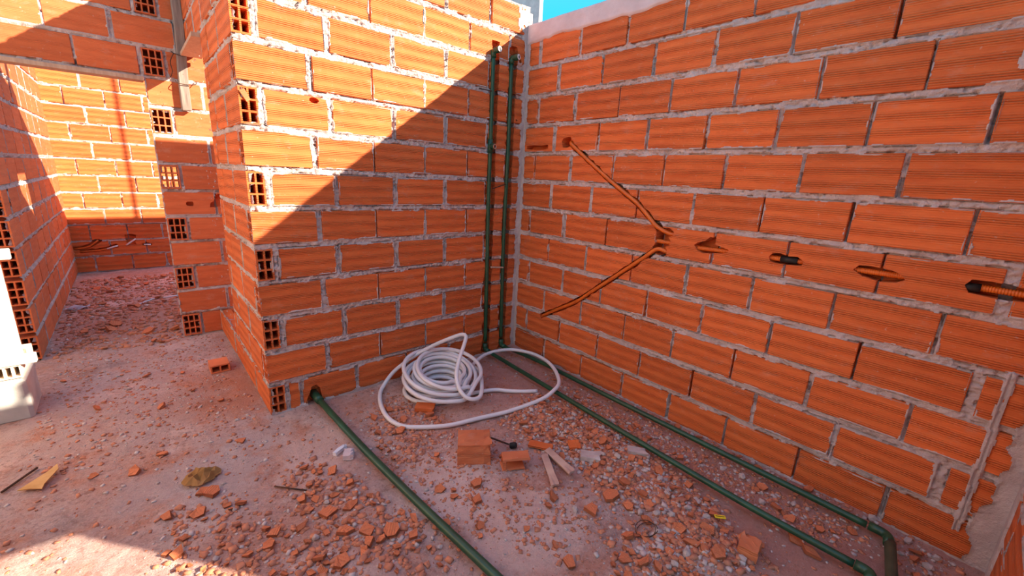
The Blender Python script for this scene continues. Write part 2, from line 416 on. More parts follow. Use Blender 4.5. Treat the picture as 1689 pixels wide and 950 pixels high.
    for k, row in courses.items():
        zc = (k-.5)*H
        for b in row:
            a0, a1, kind = b[0], b[1], b[2] if len(b) > 2 else 's'
            L = a1-a0
            if kind == 's': me = brick_mesh(L, T, bh, r.randint(0, 2))
            elif kind == 'a': me = hollow_mesh(L, T, bh, 2 if T < .1 else 3, 3)
            elif kind == 'b': me = hollow_mesh(L, T, bh, 2 if T < .1 else 3, 3, flip=True)
            jy = r.uniform(-.0018, .0018) if kind != 'h' else 0
            if kind == 'h':
                # header: long axis runs into the wall, cells go right through it
                me = hollow_mesh(T, L, bh, 3 if L > .1 else 2, 3, through=(k == 7))
                R = Matrix(((0, 1, 0, a0), (1, 0, 0, -.003), (0, 0, 1, zc), (0, 0, 0, 1)))
                R = Matrix(((0, -1, 0, a1), (1, 0, 0, -.003), (0, 0, 1, zc), (0, 0, 0, 1)))
            else:
                R = Matrix.Translation((a0, jy, zc)) @ Matrix.Rotation(r.uniform(-.004, .004), 4, 'Y') @ Matrix.Rotation(r.uniform(-.003, .003), 4, 'Z')
            o = link('brick', me, mat, None, MW @ R)
            o.parent = wall; o.matrix_parent_inverse = MW.inverted()
            for ci, p in enumerate(cuts):
                us = [q[0] for q in p]; zs = [q[1] for q in p]
                if min(us) < a1 and max(us) > a0 and min(zs) < zc+bh/2 and max(zs) > zc-bh/2:
                    PENDING.append((o, name, ci))
    for ci, p in enumerate(cuts): CUTTERS[(name, ci)] = (MW, p, CUTD.get((name, ci), .042))
    return wall
CUTTERS = {}; CUTD = {}
def run_cuts():
    made = {}; todo = {}
    for o, nme, ci in PENDING: todo.setdefault(o, []).append((nme, ci))
    for key, (MW, p, dep) in CUTTERS.items():
        bm = bmesh.new(); a = [bm.verts.new((q[0], -.03, q[1])) for q in p]; b = [bm.verts.new((q[0], dep, q[1])) for q in p]
        bm.faces.new(a); bm.faces.new(b[::-1])
        for i in range(len(p)): bm.faces.new((a[i], b[i], b[(i+1) % len(p)], a[(i+1) % len(p)]))
        bmesh.ops.triangulate(bm, faces=[f for f in bm.faces if len(f.verts) > 4])
        made[key] = link('cutter', bmmesh('cutter', bm), None, None, MW)
    def vol(me):
        bm = bmesh.new(); bm.from_mesh(me); v = abs(bm.calc_volume()); bm.free(); return v
    base = {}
    for o in todo:
        me = o.data.copy(); bm = bmesh.new(); bm.from_mesh(me); bmesh.ops.triangulate(bm, faces=bm.faces[:])
        bmesh.ops.recalc_face_normals(bm, faces=bm.faces[:]); bm.to_mesh(me); bm.free(); o.data = me; base[o] = vol(me)
    left = dict(todo)
    for solver, selfx in (('EXACT', False), ('EXACT', True), ('FAST', False)):
        for o, keys in left.items():
            for k in keys:
                md = o.modifiers.new('cut', 'BOOLEAN'); md.object = made[k]; md.operation = 'DIFFERENCE'; md.solver = solver
                if solver == 'EXACT': md.use_self = selfx
        bpy.context.view_layer.update(); dg = bpy.context.evaluated_depsgraph_get(); nxt = {}
        for o, keys in left.items():
            me = bpy.data.meshes.new_from_object(o.evaluated_get(dg)); o.modifiers.clear(); me.name = 'brick'
            v = vol(me)
            if len(me.polygons) > 3 and .25*base[o] < v < 1.02*base[o]: o.data = me
            elif len(me.polygons) > 3 and base[o] < .0012 and v < 1.02*base[o]: o.data = me
            else: nxt[o] = keys
        left = nxt
    if left: print('UNCUT', len(left))
    for c in made.values():
        me = c.data; bpy.data.objects.remove(c); bpy.data.meshes.remove(me)
def groove(pts, w, seed, taper=False):
    r = random.Random(seed); P = []
    for (a, b) in zip(pts, pts[1:]):
        L = math.hypot(b[0]-a[0], b[1]-a[1]); n_ = max(1, int(L/.028))
        for i in range(n_): P.append((a[0]+(b[0]-a[0])*i/n_, a[1]+(b[1]-a[1])*i/n_))
    P.append(pts[-1]); lft = []; rgt = []
    for i in range(len(P)):
        p0 = P[max(0, i-1)]; p1 = P[min(len(P)-1, i+1)]; dx, dy = p1[0]-p0[0], p1[1]-p0[1]; L = math.hypot(dx, dy)
        nx, ny = -dy/L, dx/L; a = w/2*r.uniform(.72, 1.45); b = w/2*r.uniform(.85, 1.15)
        lft.append((P[i][0]+nx*a, P[i][1]+ny*a)); rgt.append((P[i][0]-nx*b, P[i][1]-ny*b))
    return lft+rgt[::-1]
def blob(cu, cz, ru, rz, seed, n_=11):
    r = random.Random(seed)
    return [(cu+ru*math.cos(2*math.pi*i/n_)*r.uniform(.75, 1.15), cz+rz*math.sin(2*math.pi*i/n_)*r.uniform(.75, 1.2)) for i in range(n_)]
def row(js, widths, start, end, kinds=None):
    """joint centres -> bricks"""
    out = []; a = start
    for j, w in zip(js, widths): out.append([a, j-w/2, 's']); a = j+w/2
    out.append([a, end, 's'])
    out = [b for b in out if b[1]-b[0] > .012]
    if kinds:
        for i, k in kinds.items(): out[i][2] = k
    return [tuple(b) for b in out]

# ================================================================== RIGHT WALL (x = 0, facing -x)
YF = 2.74                                # where the front wall meets it (u = -y)
rr = random.Random(3)
RJ = {12: [.136, .493, .842, 1.189, 1.53, 1.87, 2.215, 2.56], 11: [.325, .686, 1.039, 1.372, 1.716, 2.063, 2.405],
      10: [.146, .49, .831, 1.165, 1.505, 1.849, 2.188, 2.53], 9: [.324, .701, 1.05, 1.39, 1.72, 2.053, 2.389],
      8: [.143, .49, .835, 1.178, 1.514, 1.851, 2.194, 2.54], 7: [.329, .69, 1.033, 1.381, 1.721, 2.063, 2.419],
      6: [.118, .472, .832, 1.193, 1.52, 1.862, 2.205, 2.553], 5: [.336, .691, 1.048, 1.403, 1.742, 2.078, 2.417],
      4: [.143, .499, .84, 1.18, 1.52, 1.861, 2.202, 2.554], 3: [.33, .689, 1.045, 1.378, 1.72, 2.062, 2.41],
      2: [.15, .50, .853, 1.185, 1.525, 1.858, 2.199, 2.547], 1: [.36, .73, 1.08, 1.412, 1.745, 2.083, 2.415]}
rc = {}
for k, js in RJ.items():
    ws = []
    for j in js:
        w = rr.choice([.008, .010, .012, .016])
        if j < .6: w = rr.choice([.012, .020, .026])
        if j > 2.5 and k < 7: w = .036
        ws.append(w)
    rc[k] = row(js, ws, .022, YF)
RCUT = [groove([(.452, 1.640), (.50, 1.605), (.79, 1.415), (1.03, 1.272), (1.18, 1.158), (1.225, 1.130)], .034, 1),
        blob(.445, 1.632, .055, .036, 2),
        [(1.165, 1.150), (1.21, 1.146), (1.262, 1.152), (1.292, 1.132), (1.288, 1.108), (1.264, 1.100), (1.280, 1.078), (1.275, 1.052),
         (1.252, 1.040), (1.268, 1.022), (1.262, .992), (1.235, .985), (1.18, 1.004), (1.172, 1.03), (1.19, 1.06), (1.185, 1.12)],
        groove([(1.20, 1.022), (1.12, .955), (.876, .754), (.64, .562), (.46, .453), (.30, .357)], .034, 3),
        [(1.418, 1.078), (1.435, 1.094), (1.475, 1.108), (1.498, 1.132), (1.516, 1.130), (1.522, 1.098), (1.565, 1.086), (1.60, 1.078), (1.588, 1.060), (1.55, 1.052), (1.47, 1.040), (1.44, 1.05)],
        [(1.788, 1.076), (1.80, 1.094), (1.83, 1.100), (1.868, 1.090), (1.905, 1.094), (1.935, 1.076), (1.928, 1.056), (1.88, 1.050), (1.82, 1.048), (1.796, 1.056)],
        [(2.115, 1.074), (2.13, 1.096), (2.17, 1.100), (2.24, 1.094), (2.272, 1.080), (2.285, 1.064), (2.26, 1.048), (2.21, 1.040), (2.15, 1.052)],
        [(2.445, 1.080), (2.46, 1.104), (2.51, 1.106), (2.58, 1.098), (2.66, 1.100), (2.66, 1.05), (2.60, 1.050), (2.52, 1.048), (2.46, 1.054)],
        [(.045, 1.594), (.05, 1.616), (.12, 1.620), (.20, 1.616), (.262, 1.622), (.270, 1.594), (.2, 1.586), (.11, 1.590)]]
for i in range(len(RCUT)): CUTD[('wall_right', i)] = .040 if i in (0, 3) else .078
CUTD[('wall_right', 8)] = .06
def r_extra(uu, zz):
    ex = np.full(uu.shape, -2.0)
    n1 = fbm(uu/.04, zz/.05, 41, 3); n2 = fbm(uu/.012, zz/.014, 45, 2); nz_ = fbm(zz/.05, zz*0+3.3, 51, 3)
    # mortar bed run up the inside corner
    ex = np.where(uu < .022+.028*nz_, .004+.005*n2, ex)
    # plaster lapped round the front corner with a torn edge
    edge = 2.672+.055*(fbm(zz/.075, zz*0+9, 61, 3)-.5)*2+.03*np.clip(.30-zz, 0, .3)*-1
    pl = (uu > edge) & (zz < 1.9)
    lip = np.clip(1-np.abs(uu-edge)/.012, 0, 1)
    ex = np.where(pl, .0045+.004*n1+.007*lip, ex)
    # raised seam left by the shuttering board
    us = 2.628+.010*(fbm(zz/.12, zz*0+1, 71, 2)-.5)
    seam = np.abs(uu-us) < (.008+.012*fbm(zz/.04, zz*0+5, 73, 2))
    sf = np.abs(uu-us)/.014
    ex = np.where(seam & (zz > .13) & (zz < .80), .011*np.clip(1-sf*.6, 0, 1)-.010*(sf < .22)+.004*n2, ex)
    # mortar splashed on the face of one brick
    ex = np.where(((uu-2.43)**2/.0011+(zz-1.84)**2/.0030 < n1*1.5-.25), .002+.006*n2, ex)
    # mortar fillet along the ground
    ex = np.where(zz < .012+.03*fbm(uu/.08, uu*0, 81, 3), .005+.006*n2, ex)
    return ex
wall_right = build_wall('wall_right', 'long shaded hollow brick wall with chased grooves for orange conduit', (0, 0, 0), (0, -1, 0), (-1, 0, 0),
           YF+.02, .12, rc, bh=.165, cores=[(0, YF+.10, 0, 2.40, .088, .118)], grid=.0042, cuts=RCUT, extra=r_extra, seed=3, smear=.55, ztop=2.34, jdepth=.75)
# cast band along its top
def beam():
    nu = 260; nz = 12; us = np.linspace(0, YF+.10, nu); V = []; Q = []
    zl = 2.312+.016*(fbm(us/.09, us*0, 5, 3)-.5)*2-.02*np.exp(-us/.12); zt = 2.420+.006*(fbm(us/.15, us*0+4, 6, 3)-.5)*2
    for i in range(nu):
        for j in range(nz):
            z = zl[i]+(zt[i]-zl[i])*j/(nz-1); d = .006+.007*float(fbm(us[i]/.03, z/.03, 8, 3))
            if j == 0: d = -.004
            V.append((us[i], -d, z))
        V.append((us[i], .12, zt[i])); V.append((us[i], .12, 2.31))
    k = nz+2
    for i in range(nu-1):
        for j in range(k-1): Q.append((i*k+j, (i+1)*k+j, (i+1)*k+j+1, i*k+j+1))
    o = link('cast_band', npmesh('cast_band', V, Q), CONC, None, wall_right.matrix_world.copy())
    o.parent = wall_right; o.matrix_parent_inverse = wall_right.matrix_world.inverted(); o['label'] = 'pinkish grey cast concrete band along the wall top'
beam()

# ================================================================== BACK WALL (y = 0) : left end at x = -1.822
XL = -1.822
def bx(x): return x-XL
rb = random.Random(8); bc = {}
for k in range(1, 14):
    if k % 2:
        js = [-1.395+.01*rb.uniform(-1, 1), -1.04, -.682, -.338]; ws = [.026, .026, .024, .02]
        bc[k] = row([bx(j) for j in js], ws, .085+.024, 1.80)
    else:
        js = [-1.495, -1.165, -.832, -.502, -.165]; ws = [.030, .009, .006, .012, .01]
        bc[k] = row([bx(j) for j in js], ws, 0.0, 1.80, {0: 'a'})
bc[1] = row([bx(-1.656), bx(-1.326), bx(-.98), bx(-.64), bx(-.3)], [.018, .016, .012, .014, .014], .10, 1.80)
BCUT = [groove([(bx(x_), max(.03, (k-1)*H)), (bx(x_), min(k*H, 2.265))], .068, 21+k*2+i) for k in range(1, 13) for i, x_ in enumerate((-.290, -.129))]+[
        [(bx(-1.625), -.02), (bx(-1.63), .05), (bx(-1.612), .085), (bx(-1.60), .122), (bx(-1.572), .128), (bx(-1.552), .10), (bx(-1.545), .05), (bx(-1.545), -.02)],
        blob(bx(-1.485), 1.722, .026, .017, 23, 9), blob(bx(-.068), 2.185, .014, .016, 24, 6), blob(bx(-.075), 1.79, .009, .010, 25, 6)]
def b_extra(uu, zz):
    ex = np.full(uu.shape, -2.0); n2 = fbm(uu/.012, zz/.014, 145, 2)
    ex = np.where(uu > bx(-.022)-.030*fbm(zz/.05, zz*0+2, 151, 3), .004+.005*n2, ex)
    ex = np.where((uu > bx(-.105)) & (zz > 2.10) & (fbm(uu/.05, zz/.05, 155, 3) > .50), .002+.004*n2, ex)
    ex = np.where((zz < .012+.035*fbm(uu/.08, uu*0, 161, 3)), .006+.006*n2, ex)
    # mortar packed round the headers at the corner
    return ex
wall_back = build_wall('wall_back', 'hollow brick wall crossed by a diagonal shadow, with two chased green pipes', (XL, 0, 0), (1, 0, 0), (0, -1, 0),
           1.822, .08, bc, bh=.164, cores=[(.30, 1.90, 0, 2.525, .050, .074)], grid=.0042, cuts=BCUT, extra=b_extra, voids=[(-.01, .082, (k-.5)*H-.084, (k-.5)*H+.084) for k in range(1, 14, 2)], seed=8, smear=.62, jdepth=.55)

# ================================================================== SIDE WALL OF THE BRICK ROOM (x = -1.822, facing -x), with a door opening
YE = 1.683
def ly(y): return YE-y
lc = {}; rl = random.Random(14)
for k in range(1, 15):
    end = .935 if 1 < k < 12 else YE-.005
    if k % 2:
        js = [.355, .70]+([1.04, 1.38] if end > 1 else []); ws = [.009]*len(js)
        st = 0.0
    else:
        js = [.45+.02*rl.uniform(-1, 1), .815]+([1.16, 1.5] if end > 1 else []); ws = [.012]*len(js); st = .105
    r0 = row(js, ws, st, end)
    conv = [(ly(b[1]), ly(b[0]), 's') for b in r0][::-1]
    if k % 2: conv[-1] = (conv[-1][0], conv[-1][1], 'b')
    lc[k] = conv
wall_mid = build_wall('wall_middle', 'narrow end wall of the brick room with open hollow ends and a doorway behind', (XL, YE, 0), (0, -1, 0), (-1, 0, 0),
           YE, .08, lc, bh=.168, cores=[(ly(.93), ly(.30), 0, 2.72, .02, .07), (0.02, ly(.90), 2.15, 2.72, .02, .07), (0.02, ly(.90), 0.0, .18, .02, .07)],
           grid=.006, field=True, voids=[(ly(.080), ly(-.02), (k-.5)*H-.082, (k-.5)*H+.082) for k in range(2, 14, 2)], seed=14, smear=.5, jdepth=.5, extra=None)
# the mortar field must not bridge the door opening: trim it
def trim(o, test):
    bm = bmesh.new(); bm.from_mesh(o.data)
    bad = [f for f in bm.faces if test(f.calc_center_median())]
    bmesh.ops.delete(bm, geom=bad, context='FACES'); bm.to_mesh(o.data); bm.free()
trim(wall_mid, lambda c: c.x < ly(.94) and .20 < c.z < 2.14 and c.y < .015)
# ================================================================== DOORWAY WALL (y = 1.683, facing -y): pier, lintel courses
XP = -2.08; XA = -3.25
def px(x): return x-XA
pc = {}
for k in range(1, 14):
    if k % 2:
        r0 = [(px(XP), px(XP)+.116, 'h'), (px(-1.945), px(-1.62), 's')]+[(px(-1.61+.342*i), px(-1.61+.342*i)+.332, 's') for i in range(7)]
    else:
        r0 = [(px(XP), px(-1.765), 's')]+[(px(-1.750+.342*i), px(-1.750+.342*i)+.332, 's') for i in range(7)]
    if k == 11: r0 = [(px(-3.1), px(-2.765), 's'), (px(-2.752), px(-2.425), 's'), (px(-2.412), px(-2.105), 's')]+r0
    if k == 12: r0 = [(px(-3.2), px(-2.882), 's'), (px(-2.87), px(-2.538), 's'), (px(-2.526), px(-2.230), 's'), (px(-2.205), px(-1.885), 's')]+[(px(-1.87+.342*i), px(-1.87+.342*i)+.332, 's') for i in range(8)]
    if k == 13: r0 = [(px(-3.0), px(-2.68), 's'), (px(-2.668), px(-2.345), 's'), (px(-2.330), px(-2.10), 's')]+r0
    pc[k] = r0
PCUT = [blob(px(-1.925), 1.07, .032, .020, 31, 8), [(px(-1.80), 1.04), (px(-1.795), 1.075), (px(-1.77), 1.09), (px(-1.75), 1.14), (px(-1.70), 1.16), (px(-1.70), 1.05)]]
wall_door = build_wall('wall_doorway', 'brick pier and lintel courses around the doorway, with open hollow brick ends', (XA, YE, 0), (1, 0, 0), (0, -1, 0),
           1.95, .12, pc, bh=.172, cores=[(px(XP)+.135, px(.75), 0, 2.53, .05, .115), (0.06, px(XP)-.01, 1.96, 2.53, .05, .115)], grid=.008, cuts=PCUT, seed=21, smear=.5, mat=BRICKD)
trim(wall_door, lambda c: c.x < px(XP)-.004 and c.z < 1.945)
# ================================================================== FURTHER ROOM: left wall x = -2.87 (facing +x), back wall y = 4.8
XR = -2.87
dc = {}
for k in range(1, 14):
    a = .33 if k % 2 else .345
    js = [.345+.345*i if k % 2 else .175+.345*i for i in range(9)]
    r0 = row(js, [.010]*9, 0, 3.10)
    dc[k] = [(r0[0][0], r0[0][1], 'a')]+r0[1:]
DCUT = [blob(1.1+.27*i, .60+.012*i, .018, .022, 40+i, 7) for i in range(6)]
wall_fl = build_wall('wall_left', 'shaded brick wall of the further room ending in open square brick cells', (XR, YE, 0), (0, 1, 0), (1, 0, 0),
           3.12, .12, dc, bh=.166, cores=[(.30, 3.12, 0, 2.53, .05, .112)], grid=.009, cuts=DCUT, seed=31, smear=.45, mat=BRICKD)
trim(wall_fl, lambda c: c.x < .24 and c.y > .03)
box_core = None
YB = 4.8; XB0 = -2.92
fc = {}
for k in range(1, 14):
    js = [-2.70+.345*i if k % 2 == 0 and False else (-2.54+.345*i if k % 2 == 0 else -2.70+.345*i) for i in range(7)]
    fc[k] = row([j-XB0 for j in js if j < -.75], [.014]*7, .03, 2.2)
FCUT = [groove([(.03, .315), (.13, .30), (.22, .345), (.30, .400)], .045, 51), groove([(.10, .262), (.28, .275), (.45, .318)], .040, 52),
        [(.525, .45), (.60, .462), (.64, .44), (.62, .36), (.63, .32), (.53, .31), (.54, .37)], [(.68, .33), (.74, .338), (.79, .318), (.77, .298), (.69, .305)]]
wall_fb = build_wall('wall_far', 'sunlit brick wall closing the further room, dark below the shadow line', (XB0, YB, 0), (1, 0, 0), (0, -1, 0),
           2.2, .12, fc, bh=.176, cores=[(0, 2.2, 0, 2.53, .05, .118)], grid=.009, cuts=FCUT, seed=41, smear=.75)
# wall_far right side (closes the room, hardly seen)
# ================================================================== FRONT WALL (y = -2.74, facing +y) behind the camera, with the opening the sun comes through
gc = {}
for k in range(1, 12):
    e_ = 3.6
    js = [(.335 if k % 2 else .165)+.342*i for i in range(11)]
    r0 = row(js, [.010]*11, .06, e_)
    if k <= 8:
        r1 = []
        for b in r0:
            if b[0] < .64: r1.append((b[0], min(b[1], .668), 's'))
            elif b[1] > 2.0: r1.append((max(b[0], 2.0), b[1], 's'))
        r0 = [b for b in r1 if b[1]-b[0] > .03]
    gc[k] = r0
def g_extra(uu, zz):
    return np.where(uu < .055+.02*fbm(zz/.05, zz*0, 91, 3), .006, -2.0)
wall_front = build_wall('wall_front', 'return wall of hollow brick at the near end, plastered at the corner', (0, -YF, 0), (-1, 0, 0), (0, 1, 0),
           .66, .12, gc, bh=.176, cores=[(0.0, 3.6, 2.13, 2.255, .0, .12), (0.0, .665, 0, 2.14, .03, .115), (.665, 2.0, 1.505, 2.14, .004, .12), (2.0, 3.6, 0, 2.14, .03, .115)],
           grid=.009, seed=51, extra=g_extra)
# unseen yard wall, set close and made pale to bounce warm sun inward
def plaster_wall():
    bm = bmesh.new(); bm_box(bm, (-3.95, -2.9, 0), (-3.80, 1.66, 2.75), .01, 0)
    o = link('wall_yard', bmmesh('wall_yard', bm), PLASTER); tag(o, 'unseen pale plastered wall across the yard, placed to bounce sunlight inward', 'wall', None, 'structure')
plaster_wall()

run_cuts()

# ================================================================== FLOOR
def floor_h(x, y):
    x = np.asarray(x, float); y = np.asarray(y, float)
    h = .016*(fbm(x*2.3, y*2.3, 200, 3)-.5)+.012*(fbm(x*9, y*9, 210, 3)-.5)+.006*(fbm(x*32, y*32, 220, 2)-.5)
    def ridge(pl, w):
        d = np.full(x.shape, 9.0)
        for (ax, ay), (cx, cy) in zip(pl, pl[1:]):
            t = np.clip(((x-ax)*(cx-ax)+(y-ay)*(cy-ay))/((cx-ax)**2+(cy-ay)**2), 0, 1)
            d = np.minimum(d, np.hypot(x-ax-t*(cx-ax), y-ay-t*(cy-ay)))
        return np.exp(-(d/w)**2)*(.55+.9*fbm(x*11, y*11, 230, 2))
    h = h+.026*ridge([(-.56, -.88), (-.50, -1.2), (-.55, -1.55), (-.64, -1.85), (-.75, -2.05)], .13)+.010*ridge([(-1.74, -.72), (-1.74, -1.3)], .14)
    h = h+.020*np.exp(-np.abs(x)/.07)*(y < 0)+.012*np.exp(-np.maximum(-y, 0)/.06)*((x > -1.9) & (y < .05))
    return h
FLOOR = None
def build_floor():
    global FLOOR
    xs = np.concatenate([np.linspace(-9, -4.4, 12)[:-1], np.linspace(-4.4, -2.95, 24)[:-1], np.linspace(-2.95, .04, 250)[:-1], np.linspace(.04, 6, 20)])
    ys = np.concatenate([np.linspace(-8, -3.4, 12)[:-1], np.linspace(-3.4, -2.75, 12)[:-1], np.linspace(-2.75, 1.7, 370)[:-1], np.linspace(1.7, 5.0, 140)[:-1], np.linspace(5, 12, 15)])
    X, Y = np.meshgrid(xs, ys, indexing='ij'); Z = floor_h(X, Y)
    V = np.stack([X.ravel(), Y.ravel(), Z.ravel()], 1); n_ = len(ys)
    I, J = np.meshgrid(np.arange(len(xs)-1), np.arange(n_-1), indexing='ij'); a = (I*n_+J).ravel()
    Q = np.stack([a, a+n_, a+n_+1, a+1], 1)
    o = link('floor', npmesh('floor', V, Q), GROUND); tag(o, 'dusty reddish concrete ground strewn with crushed brick', 'floor', None, 'structure'); FLOOR = o
build_floor()
def fz(x, y): return float(floor_h(np.array([x]), np.array([y]))[0])

# ================================================================== WATER PIPES
PR = .0148
def arc(c, r_, a, b, t0, t1, n_=8):
    return [c+(a*math.cos(t0+(t1-t0)*i/n_)+b*math.sin(t0+(t1-t0)*i/n_))*r_ for i in range(n_+1)]
def pipe_run(root, pts, mat=GREEN, name='pipe', r_=PR):
    o = link(name, tube_mesh(name, catmull(pts, .03), r_, 14), mat, root); return o
def elbow_fit(root, p, d1, d2, mat=GREEN, r_=.0195, name='elbow', L=.045):
    p = Vector(p); d1 = Vector(d1).normalized(); d2 = Vector(d2).normalized()
    pts = [p+d1*L, p+d1*L*.5]
    for i in range(1, 6):
        t = i/6; a = p+d1*L*.5; b = p+d2*L*.5; pts.append(a*(1-t)**2+p*2*t*(1-t)+b*t*t)
    pts += [p+d2*L*.5, p+d2*L]
    return link(name, tube_mesh(name, pts, r_, 16), mat, root)
def outlet(root, p, d, brass=STEEL, ring=WHITE):
    p = Vector(p); d = Vector(d).normalized()
    e_ = link('outlet_socket', lathe('outlet_socket', [(.019, -.012), (.0205, 0), (.0205, .020), (.0175, .022)], 18, d, p), GREEN, root)
    g = link('threaded_insert', lathe('threaded_insert', [(.0175, .0), (.0175, .026), (.0125, .027), (.0105, .025), (.0105, .012)], 18, d, p), ring, e_); g['label'] = 'pale metal threaded insert'
    g2 = link('bore_shade', lathe('bore_shade', [(.0103, .0), (.0103, .0245)], 14, d, p), BLACK, e_); g2['label'] = 'black plug painted as the shade inside the bore'  # black plug stands in for the shade inside the bore
def P3(x, y, z): return Vector((x, y, z))
# pipe against the left chase
A = empty('water_pipe', (-.305, 0, 0), 'green water pipe with two brass outlets set in the wall chase further from the corner', 'pipe', 'green water pipes')
pipe_run(A, [P3(-.312, -.004, 2.16), P3(-.312, -.004, 1.6), P3(-.313, -.002, 1.2), P3(-.306, -.004, .7), P3(-.300, -.005, .12)], name='riser')
elbow_fit(A, (-.312, -.004, 2.195), (0, 0, -1), (.12, -1, .10), L=.036)
outlet(A, (-.307, -.038, 2.199), (.12, -1, .10))
link('tee', tube_mesh('tee', [P3(-.313, -.004, 1.635), P3(-.313, -.004, 1.545)], .0195, 14), GREEN, A)
outlet(A, (-.311, -.022, 1.590), (.28, -1, -.05), STEEL, STEEL)
elbow_fit(A, (-.300, -.006, .052), (0, 0, 1), (-.04, -1, -.02), L=.05)
pipe_run(A, [P3(-.303, -.05, .050), P3(-.335, -.75, .042), P3(-.385, -1.63, .040), P3(-.402, -2.05, .040), P3(-.398, -2.40, .040)], name='floor_pipe')
elbow_fit(A, (-.397, -2.452, .040), (0.0, 1, 0), (-1, -.05, 0), L=.05, mat=GREEN)
pipe_run(A, [P3(-.44, -2.455, .040), P3(-1.2, -2.49, .040)], name='floor_pipe')
Bp = empty('water_pipe', (-.147, 0, 0), 'green water pipe in the chase beside the inside corner, turning along the long wall', 'pipe', 'green water pipes')
pipe_run(Bp, [P3(-.150, -.004, 2.15), P3(-.147, -.004, 1.6), P3(-.152, -.002, .9), P3(-.140, -.006, .12)], name='riser')
elbow_fit(Bp, (-.150, -.004, 2.185), (0, 0, -1), (.35, -1, .05), L=.036)
outlet(Bp, (-.139, -.036, 2.187), (.35, -1, .05))
elbow_fit(Bp, (-.138, -.008, .052), (0, 0, 1), (.02, -1, -.02), L=.05)
pipe_run(Bp, [P3(-.137, -.05, .050), P3(-.098, -.40, .046), P3(-.102, -1.05, .042), P3(-.110, -1.96, .042), P3(-.114, -2.39, .042)], name='floor_pipe')
elbow_fit(Bp, (-.115, -2.462, .044), (0, 1, 0), (-1, -.12, 0), L=.066, mat=GREEN, r_=.0185)
pipe_run(Bp, [P3(-.165, -2.472, .046), P3(-.40, -2.505, .062), P3(-.80, -2.56, .09), P3(-1.2, -2.6, .10)], OLIVE, 'cross_pipe', .0185)
Cp = empty('water_pipe', (-1.58, 0, 0), 'straight green water pipe coming out of the hole at the foot of the wall', 'pipe', 'green water pipes')
pipe_run(Cp, [P3(-1.582, .045, .055), P3(-1.575, -.02, .045), P3(-1.548, -.63, .034), P3(-1.512, -1.17, .034), P3(-1.475, -1.60, .034), P3(-1.44, -2.1, .034)], name='floor_pipe', r_=.0175)
cap = link('collar', tube_mesh('collar', [P3(-1.583, .05, .062), P3(-1.578, -.02, .050), P3(-1.574, -.055, .046)], .0235, 16), GREEN, Cp)

# ================================================================== WHITE HOSE
def hose():
    C0 = Vector((-.885, -.285, 0)); pts = []
    r = random.Random(4)
    def loop(rx, ry, z0, tilt, cx, cy, t0, t1, n_=14, tx=0.0):
        for i in range(n_):
            t = t0+(t1-t0)*i/n_; x = rx*math.cos(t); y = -ry*math.sin(t)
            yy = min(C0.y+cy+y, -.022)
            pts.append((C0.x+cx+x, yy, max(.014, z0+(y+ry)*tilt+x*tx)))
    # free end out of the pile
    pts.extend([(-.395, -.700, .016), (-.475, -.648, .016), (-.545, -.590, .016), (-.606, -.525, .016), (-.70, -.485, .016), (-.80, -.465, .016)])
    t = math.pi/2; TW = 2*math.pi
    rads = [(.235, .20, .016, .02, -.0, .02), (.200, .175, .018, .03, .0, .02), (.165, .150, .018, .03, .0, .02), (.130, .120, .018, .03, .0, .02),
            (.128, .118, .044, .08, .01, .03), (.160, .145, .043, .08, .0, .03), (.195, .175, .042, .08, -.01, .02), (.135, .125, .070, .14, .02, .035), (.170, .155, .068, .15, .01, .03),
            (.205, .185, .066, .16, .0, .02), (.150, .14, .096, .22, .03, .03), (.19, .18, .090, .24, .02, .02)]
    for i, (rx, ry, z0, ti, cx, cy) in enumerate(rads):
        loop(rx+r.uniform(-.006, .006), ry+r.uniform(-.006, .006), z0, ti, cx+r.uniform(-.008, .008), cy+r.uniform(-.008, .008), t, t+TW, 16)
        t += TW
    loop(.232, .235, .075, .26, .0, .005, t, t+TW, 18, -.04); t += TW
    loop(.205, .215, .105, .22, .055, -.02, t, t+TW, 18, .02); t += TW
    loop(.255, .250, .060, .16, .005, -.030, t, t+TW*.86, 15)
    # last turn climbs to a kinked peak
    pts.extend([(-.775, -.585, .078), (-.840, -.622, .072), (-.893, -.603, .085), (-.908, -.545, .115), (-.885, -.468, .170), (-.820, -.400, .240), (-.735, -.335, .310), (-.700, -.300, .343)])
    pts.extend([(-.712, -.272, .350), (-.755, -.215, .318), (-.825, -.135, .262), (-.905, -.075, .205), (-1.00, -.040, .145), (-1.095, -.030, .085), (-1.185, -.075, .035), (-1.240, -.140, .018), (-1.292, -.270, .016), (-1.318, -.420, .016), (-1.295, -.535, .016), (-1.227, -.604, .016)])
    pts.extend([(-1.084, -.689, .016), (-.903, -.732, .016), (-.714, -.783, .020), (-.512, -.837, .050), (-.393, -.837, .074), (-.275, -.780, .078), (-.155, -.623, .080), (-.092, -.464, .078), (-.092, -.307, .076), (-.177, -.158, .072), (-.343, -.100, .060), (-.493, -.146, .050), (-.593, -.216, .045), (-.66, -.27, .05)])
    cm = catmull(pts, .014)
    root = link('hose', tube_mesh('hose', cm, .0128, 12, hollow=.72), WHITE)
    tag(root, 'coil of white plastic hose piled against the brick wall', 'hose')
hose()

